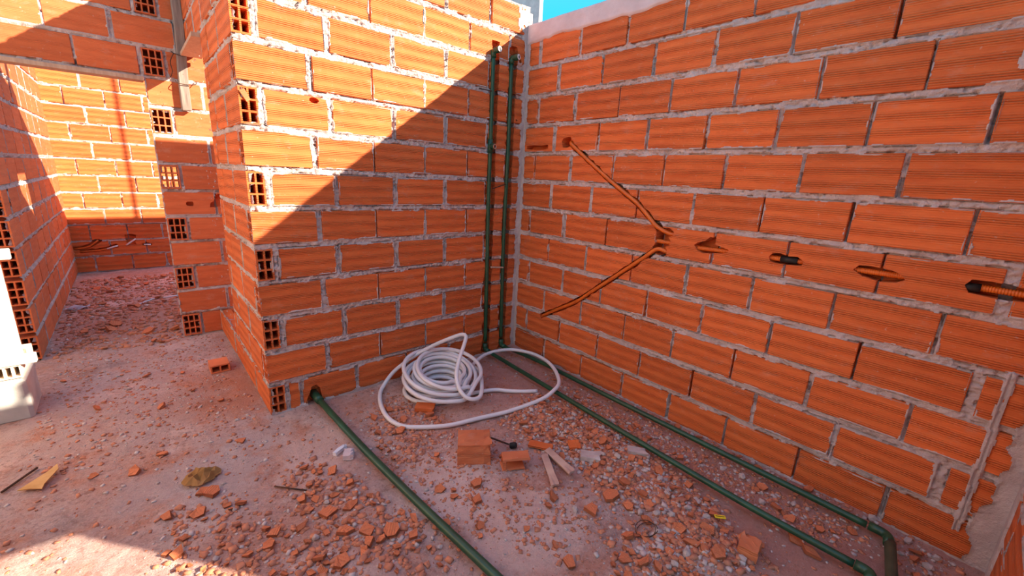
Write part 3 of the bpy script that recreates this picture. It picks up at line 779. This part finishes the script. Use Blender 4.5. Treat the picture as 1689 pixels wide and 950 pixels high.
# ================================================================== CONDUITS IN THE LONG WALL
def RW(u_, z, d): return Vector((d, -u_, z))     # d > 0 goes into the wall
def corr(name, pts, rad, label, group='orange conduits in the long wall', rib=.0055, mat=ORANGE, amp=.10, seg=10):
    c = catmull(pts, .0014); o = link(name, tube_mesh(name, c, rad, seg, radf=lambda i: rad*(1-amp*(.5+.5*math.cos(i*.0014/rib*2*math.pi)))), mat)
    return tag(o, label, 'conduit', group)
corr('conduit', [RW(.452, 1.634, .03), RW(.475, 1.622, .010), RW(.50, 1.605, .004), RW(.64, 1.512, .005), RW(.79, 1.415, .006), RW(.92, 1.337, .006), RW(1.03, 1.272, .008), RW(1.12, 1.200, .006), RW(1.18, 1.150, .008), RW(1.25, 1.120, .020), RW(1.30, 1.113, .03)],
     .0125, 'orange corrugated conduit slanting down the wall from the upper hole', rib=.006, amp=.05)
corr('conduit', [RW(1.31, 1.012, .03), RW(1.26, 1.012, .020), RW(1.20, 1.020, .006), RW(1.12, .955, .005), RW(1.0, .857, .006), RW(.876, .754, .006), RW(.76, .660, .005), RW(.64, .562, .008), RW(.46, .453, .008), RW(.33, .374, .016), RW(.30, .352, .03)],
     .0125, 'orange corrugated conduit rising from the corner to the cut brick', rib=.006, amp=.05)
hz = corr('conduit', [RW(1.17, 1.068, .022), RW(1.4, 1.062, .026), RW(1.6, 1.066, .026), RW(1.85, 1.070, .024), RW(2.0, 1.072, .026), RW(2.20, 1.074, .022), RW(2.4, 1.075, .024), RW(2.74, 1.074, .022)],
     .0130, 'orange corrugated conduit running level behind the broken openings', rib=.0075, amp=.16)
for (a, b) in ((1.835, 1.905), (2.42, 2.487)):
    o = link('coupling', tube_mesh('coupling', [RW(a, 1.071, .024), RW(b, 1.073, .024)], .0165, 14), BLACK, hz); o['label'] = 'black coupling sleeve'

# ================================================================== NAILS, WEDGES in the back wall
def rod(name, a, b, r_, mat, label, cat, group=None):
    return tag(link(name, tube_mesh(name, [Vector(a), (Vector(a)+Vector(b))/2, Vector(b)], r_, 6), mat), label, cat, group)
rod('nail', (-.425, -.006, 1.948), (-.330, -.022, 1.945), .0035, IRON, 'rusty nail holding the riser below its upper outlet', 'nail')
rod('nail', (-.285, -.012, 1.300), (-.165, -.016, 1.335), .0035, IRON, 'rusty nail bridging the two green risers', 'nail')
box = box_obj('wedge', (-.06, -.008, -.005), (.06, .008, .005), WOODL, None, .001, .001, Matrix.Translation((-.225, -.024, .715)) @ Matrix.Rotation(.12, 4, 'Y'))
tag(box, 'thin pale wooden wedge across the two green risers', 'wedge')
sh = box_obj('shard', (-.012, -.006, -.028), (.012, .006, .028), CHIP, None, .001, .002, Matrix.Translation((-1.795, -.004, 1.70)) @ Matrix.Rotation(-.5, 4, 'Y'))
tag(sh, 'small terracotta shard stuck in an open brick cell at the corner', 'brick fragment')

# ================================================================== TIMBER, BOARDS in the doorways
st = empty('timber_stake', (-1.865, 1.640, 1.74), 'weathered timber stake wired upright against the brick pier', 'timber')
bm = bmesh.new(); bm_box(bm, (-1.897, 1.625, 1.745), (-1.838, 1.676, 3.0), .006, .003); bmesh.ops.subdivide_edges(bm, edges=[e for e in bm.edges if e.calc_length() > .5], cuts=8)
for v in bm.verts: v.co.x += .05*(v.co.z-1.74)/1.2*.6+.004*math.sin(v.co.z*9); v.co.y += .003*math.sin(v.co.z*13)
link('post', bmmesh('post', bm), WOOD, st)
for z0 in (1.93, 2.12):
    pts = [(-1.91, 1.678, z0+.02), (-1.905, 1.617, z0), (-1.86, 1.612, z0-.008), (-1.80, 1.617, z0+.004), (-1.79, 1.675, z0+.03)]
    link('tie_wire', tube_mesh('tie_wire', catmull(pts, .01), .003, 6), IRON, st)
pts = [(-1.905, 1.617, 2.12), (-1.93, 1.615, 2.06), (-1.925, 1.62, 2.0), (-1.94, 1.63, 1.96)]
link('tie_wire', tube_mesh('tie_wire', catmull(pts, .01), .0025, 6), IRON, st)
b1 = box_obj('shuttering_board', (-3.2, 1.668, 1.918), (-2.088, 1.80, 1.944), WOODL, None, .002, .001); tag(b1, 'long shuttering board under the lintel bricks of the doorway', 'board')
b2 = box_obj('shuttering_board', (-1.868, .938, 2.112), (-1.742, 1.606, 2.136), WOODL, None, .002, .001); tag(b2, 'short pale board under the lintel of the side opening', 'board')

# ================================================================== STACK AT THE LEFT: concrete block, hollow tile, formwork panel
blk = link('concrete_block', None, None) if False else None
bm = bmesh.new(); bm_box(bm, (-3.30, .74, -.01), (-2.812, 1.05, .226), .016, .005); blk = link('concrete_block', bmmesh('concrete_block', bm), CONCG)
tag(blk, 'rough concrete block on the ground beside the further doorway, half in sun', 'block')
tile = link('hollow_tile', hollow_mesh(.36, .24, .072, 8, 1), PLASTER, None, Matrix(((0, -1, 0, -2.82), (1, 0, 0, .752), (0, 0, 1, .2715), (0, 0, 0, 1))))
tile.matrix_world = Matrix(((0, -1, 0, -2.815), (1, 0, 0, .750), (0, 0, 1, .2715), (0, 0, 0, 1)))
tag(tile, 'flat hollow terracotta tile lying on the concrete block', 'tile')
pn = empty('formwork_panel', (-2.95, .80, .309), 'pale wooden formwork panel with two battens standing on the concrete block', 'panel')
box_obj('panel_board', (-3.25, .775, .309), (-2.803, .80, .90), PAINT, pn, .002, .001)
box_obj('batten', (-3.25, .74, .309), (-2.754, .774, .358), PAINT, pn, .003, .001)
box_obj('batten', (-3.25, .74, .866), (-2.756, .774, .918), PAINT, pn, .003, .001)
box_obj('batten', (-3.25, .801, .309), (-2.80, .85, .36), WOODL, pn, .003, .001)

# ================================================================== COLUMN BEYOND THE WALL
cl = empty('column', (4.34, 4.48, 0), 'grey concrete column rising behind the walls under the sky', 'column')
ang = math.radians(24)
Mx = Matrix.Translation((4.36, 4.48, 0)) @ Matrix.Rotation(ang, 4, 'Z')
box_obj('shaft', (-.02, 0, 0), (0.0, .84, 7.5), CONCG, cl, .006, 0, Mx)
box_obj('shaft', (0.0, 0.0, 0), (.15, .84, 7.5), PAINT, cl, .004, 0, Mx)  # sunlit side, its brightness put into a paler colour than the shaded slab

rod('scaffold_pole', (.70, 1.1, 0), (.70, 1.1, 5.2), .018, IRON, 'upright iron pole standing behind the brick room', 'pole')
# ================================================================== FURTHER ROOM: white pipes in the gouges, mask, string
def FW(x, z, d=.0): return Vector((x, YB+d, z))
def wpipe(pts, label, mat=WHITE, r_=.009):
    tag(link('wall_pipe', tube_mesh('wall_pipe', catmull(pts, .03), r_, 8), mat), label, 'pipe', 'pipe ends in the far wall gouges')
wpipe([FW(-2.83, .262, .01), FW(-2.66, .268, .0), FW(-2.57, .285, -.004)], 'dull orange pipe in the lower gouge of the far wall', ORANGE)
wpipe([FW(-2.575, .283, -.006), FW(-2.47, .318, -.006)], 'white pipe end slanting up in the lower gouge of the far wall')
wpipe([FW(-2.39, .318, .0), FW(-2.29, .395, -.004)], 'white pipe slanting across the square hole in the far wall')
wpipe([FW(-2.22, .315, .004), FW(-2.15, .310, .0)], 'short white pipe in the small slot of the far wall')
wpipe([FW(-2.86, .30, .01), FW(-2.74, .318, .0), FW(-2.64, .395, .004)], 'dull orange pipe bending up the upper gouge of the far wall', ORANGE)
z_ = fz(-2.79, 3.03)
bm = bmesh.new(); g = 6
vv = [[bm.verts.new((-2.86+.15*i/g+.02*j/g, 2.97+.11*j/g, z_+.012+.012*math.sin(i*1.3+j*.9)+.006*math.cos(j*2.1))) for j in range(g+1)] for i in range(g+1)]
for i in range(g):
    for j in range(g): bm.faces.new((vv[i][j], vv[i+1][j], vv[i+1][j+1], vv[i][j+1]))
bmesh.ops.solidify(bm, geom=bm.faces[:], thickness=.003)
mk = empty('face_mask', (-2.79, 3.02, z_), 'discarded white face mask on the floor of the further room', 'mask')
link('mask_sheet', bmmesh('mask_sheet', bm, True), CLOTH, mk)
link('ear_loop', tube_mesh('ear_loop', catmull([(-2.86, 3.0, z_+.015), (-2.91, 3.0, z_+.012), (-2.93, 3.08, z_+.012), (-2.88, 3.14, z_+.012), (-2.84, 3.08, z_+.016)], .01), .0022, 6), CLOTH, mk)
tag(link('string', tube_mesh('string', [Vector((p[0], p[1], fz(p[0], p[1])+.008)) for p in catmull([(-2.36, 2.86, 0), (-2.28, 2.98, 0), (-2.20, 3.08, 0), (-2.12, 3.06, 0), (-2.03, 3.10, 0)], .02)], .006, 6), CLOTH),
    'white string lying among shards inside the further doorway', 'string')

# ================================================================== NOTABLE BROKEN PIECES
def place(o, x, y, rz=0, rx=0, ry=0, dz=0):
    o.matrix_world = Matrix.Translation((x, y, fz(x, y)+dz)) @ Matrix.Rotation(rz, 4, 'Z') @ Matrix.Rotation(rx, 4, 'X') @ Matrix.Rotation(ry, 4, 'Y'); return o
def jagged_box(name, a, b, mat, seed, amp=.008, cuts=3):
    bm = bmesh.new(); r = random.Random(seed); bm_box(bm, a, b, 0, 0)
    bmesh.ops.subdivide_edges(bm, edges=bm.edges[:], cuts=cuts, use_grid_fill=True)
    for v in bm.verts:
        n_ = sum(abs(v.co[i]-a[i]) < 1e-6 or abs(v.co[i]-b[i]) < 1e-6 for i in range(3))
        s = amp*(1.0 if abs(v.co.x-b[0]) < 1e-6 else .18)
        v.co += Vector((r.uniform(-1, 1), r.uniform(-1, 1), r.uniform(-1, 1)))*s
    return link(name, bmmesh(name, bm), mat)
o = jagged_box('half_brick', (-.075, -.065, 0), (.085, .065, .115), CHIP, 1, .012, 4); place(o, -1.125, -.975, -.62, 0, 0, -.002)
tag(o, 'half of a solid looking ribbed brick with a chipped top, beside the hose', 'brick')
# open U shaped fragment
def channel(name, L, w, h, t, mat, seed):
    r = random.Random(seed); bm = bmesh.new()
    for (a, b) in (((0, 0, 0), (L*.82, w, t)), ((0, 0, h-t), (L, w*.95, h)), ((0, w-t, t*.9), (L*.9, w, h-t*.9)), ((0, 0, t*.9), (L*.12, t*.8, h-t*.9))):
        bm_box(bm, a, b, .001, .003, r)
    return link(name, bmmesh(name, bm), mat)
o = channel('brick_fragment', .135, .065, .062, .010, CHIP, 3); place(o, -1.075, -1.155, -.52, 0, 0, .0)
tag(o, 'open hollow brick fragment showing its cell, next to the half brick', 'brick')
o = hollow_mesh(.13, .11, .055, 2, 1).copy(); o = link('brick_fragment', o, CHIP); place(o, -1.99, .84, .12, 0, .0, .028)
o.matrix_world = Matrix.Translation((-1.955, .80, fz(-1.95, .80)+.030)) @ Matrix(((0, -1, 0, .055), (1, 0, 0, 0), (0, 0, 1, 0), (0, 0, 0, 1)))
tag(o, 'two celled hollow brick fragment by the foot of the end wall', 'brick')
for nme, x0, y0, x1, y1, seed, lab in (('strip_offcut', -.838, -1.208, -.955, -1.395, 5, 'narrow dusty brown strip lying beside the hollow fragment, wider of two'),
                                       ('strip_offcut', -.800, -1.190, -.832, -1.388, 6, 'narrow dusty brown strip lying against the grey stones, thinner of two')):
    d = Vector((x1-x0, y1-y0)); L = d.length
    o = jagged_box(nme, (0, -.017, 0), (L, .017, .015), OFFCUT, seed, .004, 2); place(o, x0, y0, math.atan2(d.y, d.x), .30, 0, .012); tag(o, lab, 'offcut')
o = jagged_box('tile_fragment', (-.065, -.022, 0), (.06, .022, .012), BRICK, 7, .006, 2); place(o, -.800, -1.14, -1.0, .1, 0, .012); tag(o, 'bright orange oblong tile fragment on the gravel heap', 'brick fragment')
o = jagged_box('tile_fragment', (-.030, -.026, 0), (.032, .026, .012), BRICK, 8, .005, 2); place(o, -.655, -1.245, -.6, .2, 0, .012); tag(o, 'bright orange squarish tile fragment among grey stones', 'brick fragment')
o = jagged_box('tile_fragment', (-.055, -.032, 0), (.055, .032, .030), BRICK, 9, .005, 2); place(o, -1.10, -.455, -.75, .1, 0, .008); tag(o, 'thick orange brick fragment inside the loop of the hose', 'brick fragment')
o = jagged_box('brick_lump', (-.042, -.034, 0), (.042, .034, .050), STONE, 10, .010, 3); o.data.materials[0] = CHIP; place(o, -.635, -2.115, .2, 0, 0, 0); tag(o, 'pinkish squared brick lump at the foot of the gravel heap', 'brick fragment')
o = jagged_box('mortar_lump', (-.045, -.026, 0), (.045, .026, .028), STONE, 12, .008, 2); place(o, -.458, -1.50, -.9); tag(o, 'flat grey mortar lump touching the floor pipe', 'rubble')
o = jagged_box('mortar_lump', (-.05, -.030, 0), (.05, .030, .026), STONE, 13, .009, 2); place(o, -.66, -1.36, -.9); tag(o, 'flat pale mortar lump beside the tile strips', 'rubble')
# cap fitting and stub
o = link('pipe_cap', lathe('pipe_cap', [(.013, 0), (.016, .004), (.016, .030), (.012, .036), (.009, .034)], 14), BLACK); place(o, -.925, -1.035, .6, 1.25, 0, .014); tag(o, 'small black pipe cap behind the hollow fragment', 'cap')
rod('stick', (-.985, -.945, .035), (-.93, -1.03, .018), .005, IRON, 'short dark stick leaning between the half brick and the cap', 'stick')
# yellow tag
o = box_obj('plastic_tag', (-.022, -.009, 0), (.022, .009, .004), YELLOW, None, .0008, .0005); place(o, -.555, -1.972, -.85, 0, 0, .022)
st_ = box_obj('stripe', (-.018, -.0016, .0041), (.018, .0016, .0046), BLACK, o, 0, 0); st_.parent = o; st_.matrix_parent_inverse = Matrix.Identity(4); st_.matrix_basis = Matrix.Identity(4)
tag(o, 'small yellow plastic tag with a dark stripe on the rubble', 'tag')
# wrapper by the straight pipe
wr = empty('wrapper', (-1.58, -.60, 0), 'crumpled pale wrapper pushed against the straight pipe', 'wrapper')
for i, (x, y, rz, sz) in enumerate(((-1.640, -.550, .5, (.036, .010, .020)), (-1.618, -.612, -.5, (.022, .030, .026)))):
    q = jagged_box('fold', (-sz[0], -sz[1], 0), sz, CLOTH if i == 0 else CONC, 15+i, .007, 3)
    q.matrix_world = Matrix.Translation((x, y, fz(x, y)+.002)) @ Matrix.Rotation(rz, 4, 'Z'); q.parent = wr; q.matrix_parent_inverse = wr.matrix_basis.inverted()
# crumpled brown paper / leaf scraps
def scrap(name, x, y, sx_, sy_, seed, label, cat, hh=.03):
    r = random.Random(seed); bm = bmesh.new(); g = 7; z0 = fz(x, y)
    vv = [[bm.verts.new((x+sx_*(i/g-.5)*(.65+.35*math.sin(j/g*3.1))+r.uniform(-.006, .006), y+sy_*(j/g-.5)*(.6+.4*math.sin(i/g*3.0+.3))+r.uniform(-.006, .006), z0+.008+hh*abs(math.sin(i*1.1+j*.5+seed))*math.sin(math.pi*i/g)*math.sin(math.pi*j/g)+r.uniform(0, .004))) for j in range(g+1)] for i in range(g+1)]
    for i in range(g):
        for j in range(g): bm.faces.new((vv[i][j], vv[i+1][j], vv[i+1][j+1], vv[i][j+1]))
    bmesh.ops.solidify(bm, geom=bm.faces[:], thickness=.002)
    return tag(link(name, bmmesh(name, bm), PAPER), label, cat)
scrap('paper_scrap', -2.185, -.365, .15, .13, 2, 'crumpled brown paper scrap beside two brick chips', 'paper', .05)
bm = bmesh.new(); z0 = fz(-2.74, .0)+.012
tv = [(-2.782, -.012), (-2.70, .055), (-2.672, .105), (-2.665, .055), (-2.700, -.030), (-2.705, -.062), (-2.745, -.030)]
bm.faces.new([bm.verts.new((x, y, z0+.012*abs(math.sin(9*x+7*y)))) for x, y in tv]); bmesh.ops.triangulate(bm, faces=bm.faces[:]); bmesh.ops.solidify(bm, geom=bm.faces[:], thickness=.004)
tag(link('cardboard_scrap', bmmesh('cardboard_scrap', bm), PAPER), 'flat torn triangle of tan cardboard on the open ground', 'cardboard')
rod('stick', (-2.83, .02, fz(-2.83, .02)+.008), (-2.74, .14, fz(-2.74, .14)+.010), .005, IRON, 'dark thin stick beside the cardboard triangle', 'stick')
# wires
def loopwire(x, y, r_, seed, label):
    r = random.Random(seed); pts = []
    for i in range(26):
        t = i*.55; q = r_*(1+.15*math.sin(t*.7)); a, b = x+q*math.cos(t), y+q*math.sin(t)*.8; pts.append((a, b, fz(a, b)+.012+.006*math.sin(t*1.3)))
    tag(link('wire', tube_mesh('wire', catmull(pts, .01), .0016, 5), IRON), label, 'wire')
loopwire(-.845, -1.80, .045, 1, 'loose coil of thin rusty wire beside the gravel heap')
rod('twig', (-1.95, -.62, fz(-1.95, -.62)+.008), (-1.85, -.74, fz(-1.85, -.74)+.008), .0035, IRON, 'thin dark twig on the bare ground by the chips', 'twig')
# low step in the side opening is part of wall_middle

# ================================================================== RUBBLE
ZONES = {
 'gravel': ([(-.45, -.72), (-.25, -.97), (-.26, -1.3), (-.31, -1.52), (-.41, -1.74), (-.5, -1.96), (-.69, -2.12), (-.91, -1.96), (-.81, -1.8), (-.79, -1.6), (-.76, -1.36), (-.80, -1.04), (-.74, -.80)], 112, 110, 3000),
 'between': ([(-.16, -.55), (-.14, -1.08), (-.13, -2.30), (-.17, -2.43), (-.34, -2.24), (-.30, -1.45), (-.24, -.73)], 24, 26, 1300),
 'wallside': ([(-.03, -.42), (-.012, -2.42), (-.012, -2.66), (-.06, -2.70), (-.27, -2.56), (-.08, -2.47), (-.07, -.99)], 12, 14, 1100),
 'leftc': ([(-1.82, -.48), (-1.69, -.7), (-1.64, -.98), (-1.53, -1.2), (-1.53, -1.34), (-1.58, -1.46), (-1.98, -1.15), (-1.93, -.9)], 52, 6, 560),
 'coil': ([(-1.22, -.21), (-.98, -.47), (-1.09, -.64), (-1.36, -.84), (-1.48, -.79), (-1.48, -.54), (-1.39, -.34)], 24, 8, 600),
 'botl': ([(-2.33, -.52), (-2.08, -.64), (-1.96, -.93), (-1.98, -1.15), (-2.36, -.84)], 24, 3, 260),
 'botr': ([(-.81, -1.84), (-.53, -2.14), (-.7, -2.18), (-1.15, -1.85), (-1.0, -1.72)], 26, 10, 450),
 'door': ([(-2.84, 4.3), (-2.0, 4.3), (-2.02, 2.0), (-2.12, 1.62), (-2.84, 1.75)], 36, 0, 1900),
 'lmid': ([(-2.75, 1.5), (-2.14, 1.35), (-1.91, .2), (-1.93, -.5), (-2.75, .1), (-2.75, .6)], 9, 8, 420),
 'mid': ([(-1.50, -.75), (-1.0, -.75), (-.85, -1.1), (-.82, -1.7), (-1.25, -1.65), (-1.48, -1.3)], 14, 3, 900)}
WHERE = {'gravel': 'in the gravel heap beside the floor pipe', 'between': 'in the dust between the two floor pipes', 'wallside': 'along the foot of the long wall',
         'leftc': 'scattered beside the straight pipe on the side away from the gravel', 'coil': 'around the loop of the white hose', 'botl': 'near the sunlit patch of ground',
         'botr': 'at the near foot of the gravel heap', 'door': 'on the floor of the further doorway', 'lmid': 'on the bare ground before the doorway', 'mid': 'on the bare ground near the half brick'}
def chip_mesh(seed):
    r = random.Random(seed); n_ = r.choice([4, 4, 5, 5, 6]); bm = bmesh.new(); t = r.uniform(.24, .50)
    el = r.uniform(.5, 1.0); an = sorted(2*math.pi*(i+r.uniform(-.28, .28))/n_ for i in range(n_))
    top = [bm.verts.new((math.cos(a)*r.uniform(.85, 1.12), el*math.sin(a)*r.uniform(.85, 1.12), t+r.uniform(-.04, .04))) for a in an]
    bot = [bm.verts.new((v.co.x*r.uniform(.9, 1.08), v.co.y*r.uniform(.9, 1.08), 0)) for v in top]
    bm.faces.new(top); bm.faces.new(bot[::-1])
    for i in range(n_): bm.faces.new((top[i], bot[i], bot[(i+1) % n_], top[(i+1) % n_]))
    return bmmesh('brick_chip', bm)
def stone_mesh(seed):
    r = random.Random(seed); bm = bmesh.new(); bmesh.ops.create_icosphere(bm, subdivisions=1, radius=1)
    s = Vector((1, r.uniform(.6, .95), r.uniform(.45, .75)))
    for v in bm.verts: v.co = Vector((v.co.x*s.x, v.co.y*s.y, v.co.z*s.z+s.z*.7))*r.uniform(.8, 1.15)
    return bmmesh('pebble', bm)
CM = [chip_mesh(100+i) for i in range(16)]; SM = [stone_mesh(200+i) for i in range(10)]
for m_ in CM: m_.materials.append(CHIP)
for m_ in SM: m_.materials.append(STONE)
PIPES2D = [((-.303, -.05), (-.40, -2.42)), ((-.12, -.05), (-.114, -2.42)), ((-1.575, 0), (-1.44, -2.1))]
def clear_pipe(x, y, m):
    for (a, b) in PIPES2D:
        t = max(0, min(1, ((x-a[0])*(b[0]-a[0])+(y-a[1])*(b[1]-a[1]))/((b[0]-a[0])**2+(b[1]-a[1])**2)))
        if math.hypot(x-a[0]-t*(b[0]-a[0]), y-a[1]-t*(b[1]-a[1])) < m: return False
    return True
rz_ = random.Random(77)
def sample(poly):
    xs = [p[0] for p in poly]; ys = [p[1] for p in poly]
    while True:
        x, y = rz_.uniform(min(xs), max(xs)), rz_.uniform(min(ys), max(ys))
        if inpoly(np.array([x]), np.array([y]), poly)[0]: return x, y
taken = []
def free(x, y, r_):
    return all((x-a)**2+(y-b)**2 > (r_*.8+c*.8)**2 for a, b, c in taken)
BLOCKED = [(-2.80, 3.03, .14), (-1.125, -.975, .11), (-1.02, -1.17, .09), (-.88, -.29, .25), (-1.95, .86, .1), (-.635, -2.115, .06), (-.925, -1.35, .06), (-.843, -1.30, .07)]
taken += BLOCKED
BIG = [(-2.19, -.47, .03), (-2.165, -.50, .035), (-1.29, -1.24, .034), (-1.235, -1.16, .032), (-.94, -1.59, .038), (-.80, -1.59, .042), (-.40, -2.21, .034), (-.43, -2.275, .036), (-.99, -1.88, .034), (-1.205, -1.70, .034),
       (-1.48, -1.27, .032), (-2.01, -.89, .03), (-2.04, -.94, .028), (-1.82, -.92, .038), (-1.80, -1.06, .036), (-1.735, -.94, .038), (-1.735, -1.11, .034), (-1.66, -1.17, .036), (-1.60, -1.24, .03), (-1.86, -1.18, .032), (-2.0, -.17, .024), (-2.31, -.06, .022),
       (-2.55, -.06, .02), (-.72, -.92, .03), (-.78, -1.96, .034), (-.67, -1.97, .036), (-.76, -2.05, .038), (-.27, -1.65, .026)]
for i, (x, y, s) in enumerate(BIG):
    o = bpy.data.objects.new('brick_chip', CM[i % 16]); COL.objects.link(o)
    o.matrix_world = Matrix.Translation((x, y, fz(x, y)+.003)) @ Matrix.Rotation(rz_.uniform(0, 6.3), 4, 'Z') @ Matrix.Rotation(rz_.uniform(-.25, .25), 4, 'X') @ Matrix.Scale(s, 4)
    zn = min(ZONES, key=lambda q: min(math.hypot(x-a, y-b) for a, b in ZONES[q][0]+[(sum(p[0] for p in ZONES[q][0])/len(ZONES[q][0]), sum(p[1] for p in ZONES[q][0])/len(ZONES[q][0]))]))
    tag(o, 'large flat terracotta chip '+WHERE[zn], 'brick fragment', 'large brick chips '+WHERE[zn]); taken.append((x, y, s))
for zn, (poly, nc, ns, nst) in ZONES.items():
    for kind, cnt, meshes in (('c', nc, CM), ('s', ns, SM)):
        made = 0; tries = 0
        while made < cnt and tries < cnt*40:
            tries += 1; x, y = sample(poly)
            s = rz_.choice([.012, .014, .017, .020, .024, .029]) if kind == 'c' else rz_.choice([.009, .011, .014, .018, .022])
            if zn == 'door': s = rz_.choice([.02, .028, .036, .048])
            if not clear_pipe(x, y, .02+s) or not free(x, y, s): continue
            o = bpy.data.objects.new('brick_chip' if kind == 'c' else 'pebble', meshes[rz_.randrange(len(meshes))]); COL.objects.link(o)
            o.matrix_world = Matrix.Translation((x, y, fz(x, y)+(.005 if kind == 'c' else .0))) @ Matrix.Rotation(rz_.uniform(0, 6.3), 4, 'Z') @ Matrix.Rotation(rz_.uniform(-.55, .55), 4, 'X') @ Matrix.Rotation(rz_.uniform(-.4, .4), 4, 'Y') @ Matrix.Scale(s, 4)
            if kind == 'c': tag(o, 'small flat terracotta chip '+WHERE[zn], 'brick fragment', 'brick chips '+WHERE[zn])
            else: tag(o, 'grey mortar pebble '+WHERE[zn], 'pebble', 'pebbles '+WHERE[zn])
            taken.append((x, y, s)); made += 1
# crumbs nobody could count
def crumbs(name, mat, frac, label, seed, smin, smax, wide=0):
    rs = np.random.RandomState(seed); PX = []; PY = []; PM = []; MUL = {'gravel': 1.45, 'door': 2.0, 'leftc': 1.5, 'botl': 1.4, 'botr': 1.4, 'coil': 1.3}
    for zn, (poly, nc, ns, nst) in ZONES.items():
        n_ = int(nst*frac*(.25 if frac < 1 and zn in ('leftc', 'botl', 'coil', 'mid', 'door') else 1)); xs = [p[0] for p in poly]; ys = [p[1] for p in poly]
        m = .10
        x = rs.uniform(min(xs)-m, max(xs)+m, n_*4); y = rs.uniform(min(ys)-m, max(ys)+m, n_*4)
        jx = x+rs.normal(0, .035, x.size); jy = y+rs.normal(0, .035, x.size)
        ok = inpoly(jx, jy, poly) & (x < -.012); x = x[ok][:n_]; y = y[ok][:n_]; PX.append(x); PY.append(y); PM.append(np.full(len(x), MUL.get(zn, 1.0)))
    if wide:
        PX.append(rs.uniform(-2.85, -.03, wide)); PY.append(rs.uniform(-2.6, -.03, wide))
        PX.append(rs.uniform(-2.8, -1.86, wide//2)); PY.append(rs.uniform(0, 2.2, wide//2)); PM.append(np.ones(wide+wide//2))
    x = np.concatenate(PX); y = np.concatenate(PY); n_ = len(x)
    s = (smin+(smax-smin)*rs.rand(n_)**2.0)*np.concatenate(PM)
    base = np.array([(-1, -1, -.3), (1, -1, -.3), (1, 1, -.3), (-1, 1, -.3), (-.8, -.8, .8), (.8, -.8, .8), (.8, .8, .8), (-.8, .8, .8)], float)
    V = base[None]*np.stack([np.ones(n_), rs.uniform(.45, 1, n_), rs.uniform(.35, .9, n_)], 1)[:, None]
    V = V*rs.uniform(.7, 1.25, (n_, 8, 3)); a = rs.uniform(0, 6.28, n_); c, s_ = np.cos(a)[:, None], np.sin(a)[:, None]
    tx = rs.uniform(-.35, .35, n_)[:, None]
    X = V[..., 0]*c-V[..., 1]*s_; Y = V[..., 0]*s_+V[..., 1]*c; Zz = V[..., 2]+tx*V[..., 0]
    P = np.stack([X, Y, Zz], 2)*s[:, None, None]; P[..., 0] += x[:, None]; P[..., 1] += y[:, None]; P[..., 2] += floor_h(x, y)[:, None]
    fq = np.array([(0, 3, 2, 1), (4, 5, 6, 7), (0, 1, 5, 4), (1, 2, 6, 5), (2, 3, 7, 6), (3, 0, 4, 7)])
    Q = (fq[None]+8*np.arange(n_)[:, None, None]).reshape(-1, 4)
    o = link(name, npmesh(name, P.reshape(-1, 3), Q, False), mat, FLOOR); o['label'] = label; o['kind'] = 'stuff'
crumbs('brick_crumbs', CRUMB, 1.0, 'fine terracotta crumbs and dust grit spread over the ground', 5, .0022, .012, 1900)
crumbs('mortar_grit', STONE, .45, 'fine grey mortar grit spread among the brick crumbs', 6, .0022, .010, 1300)
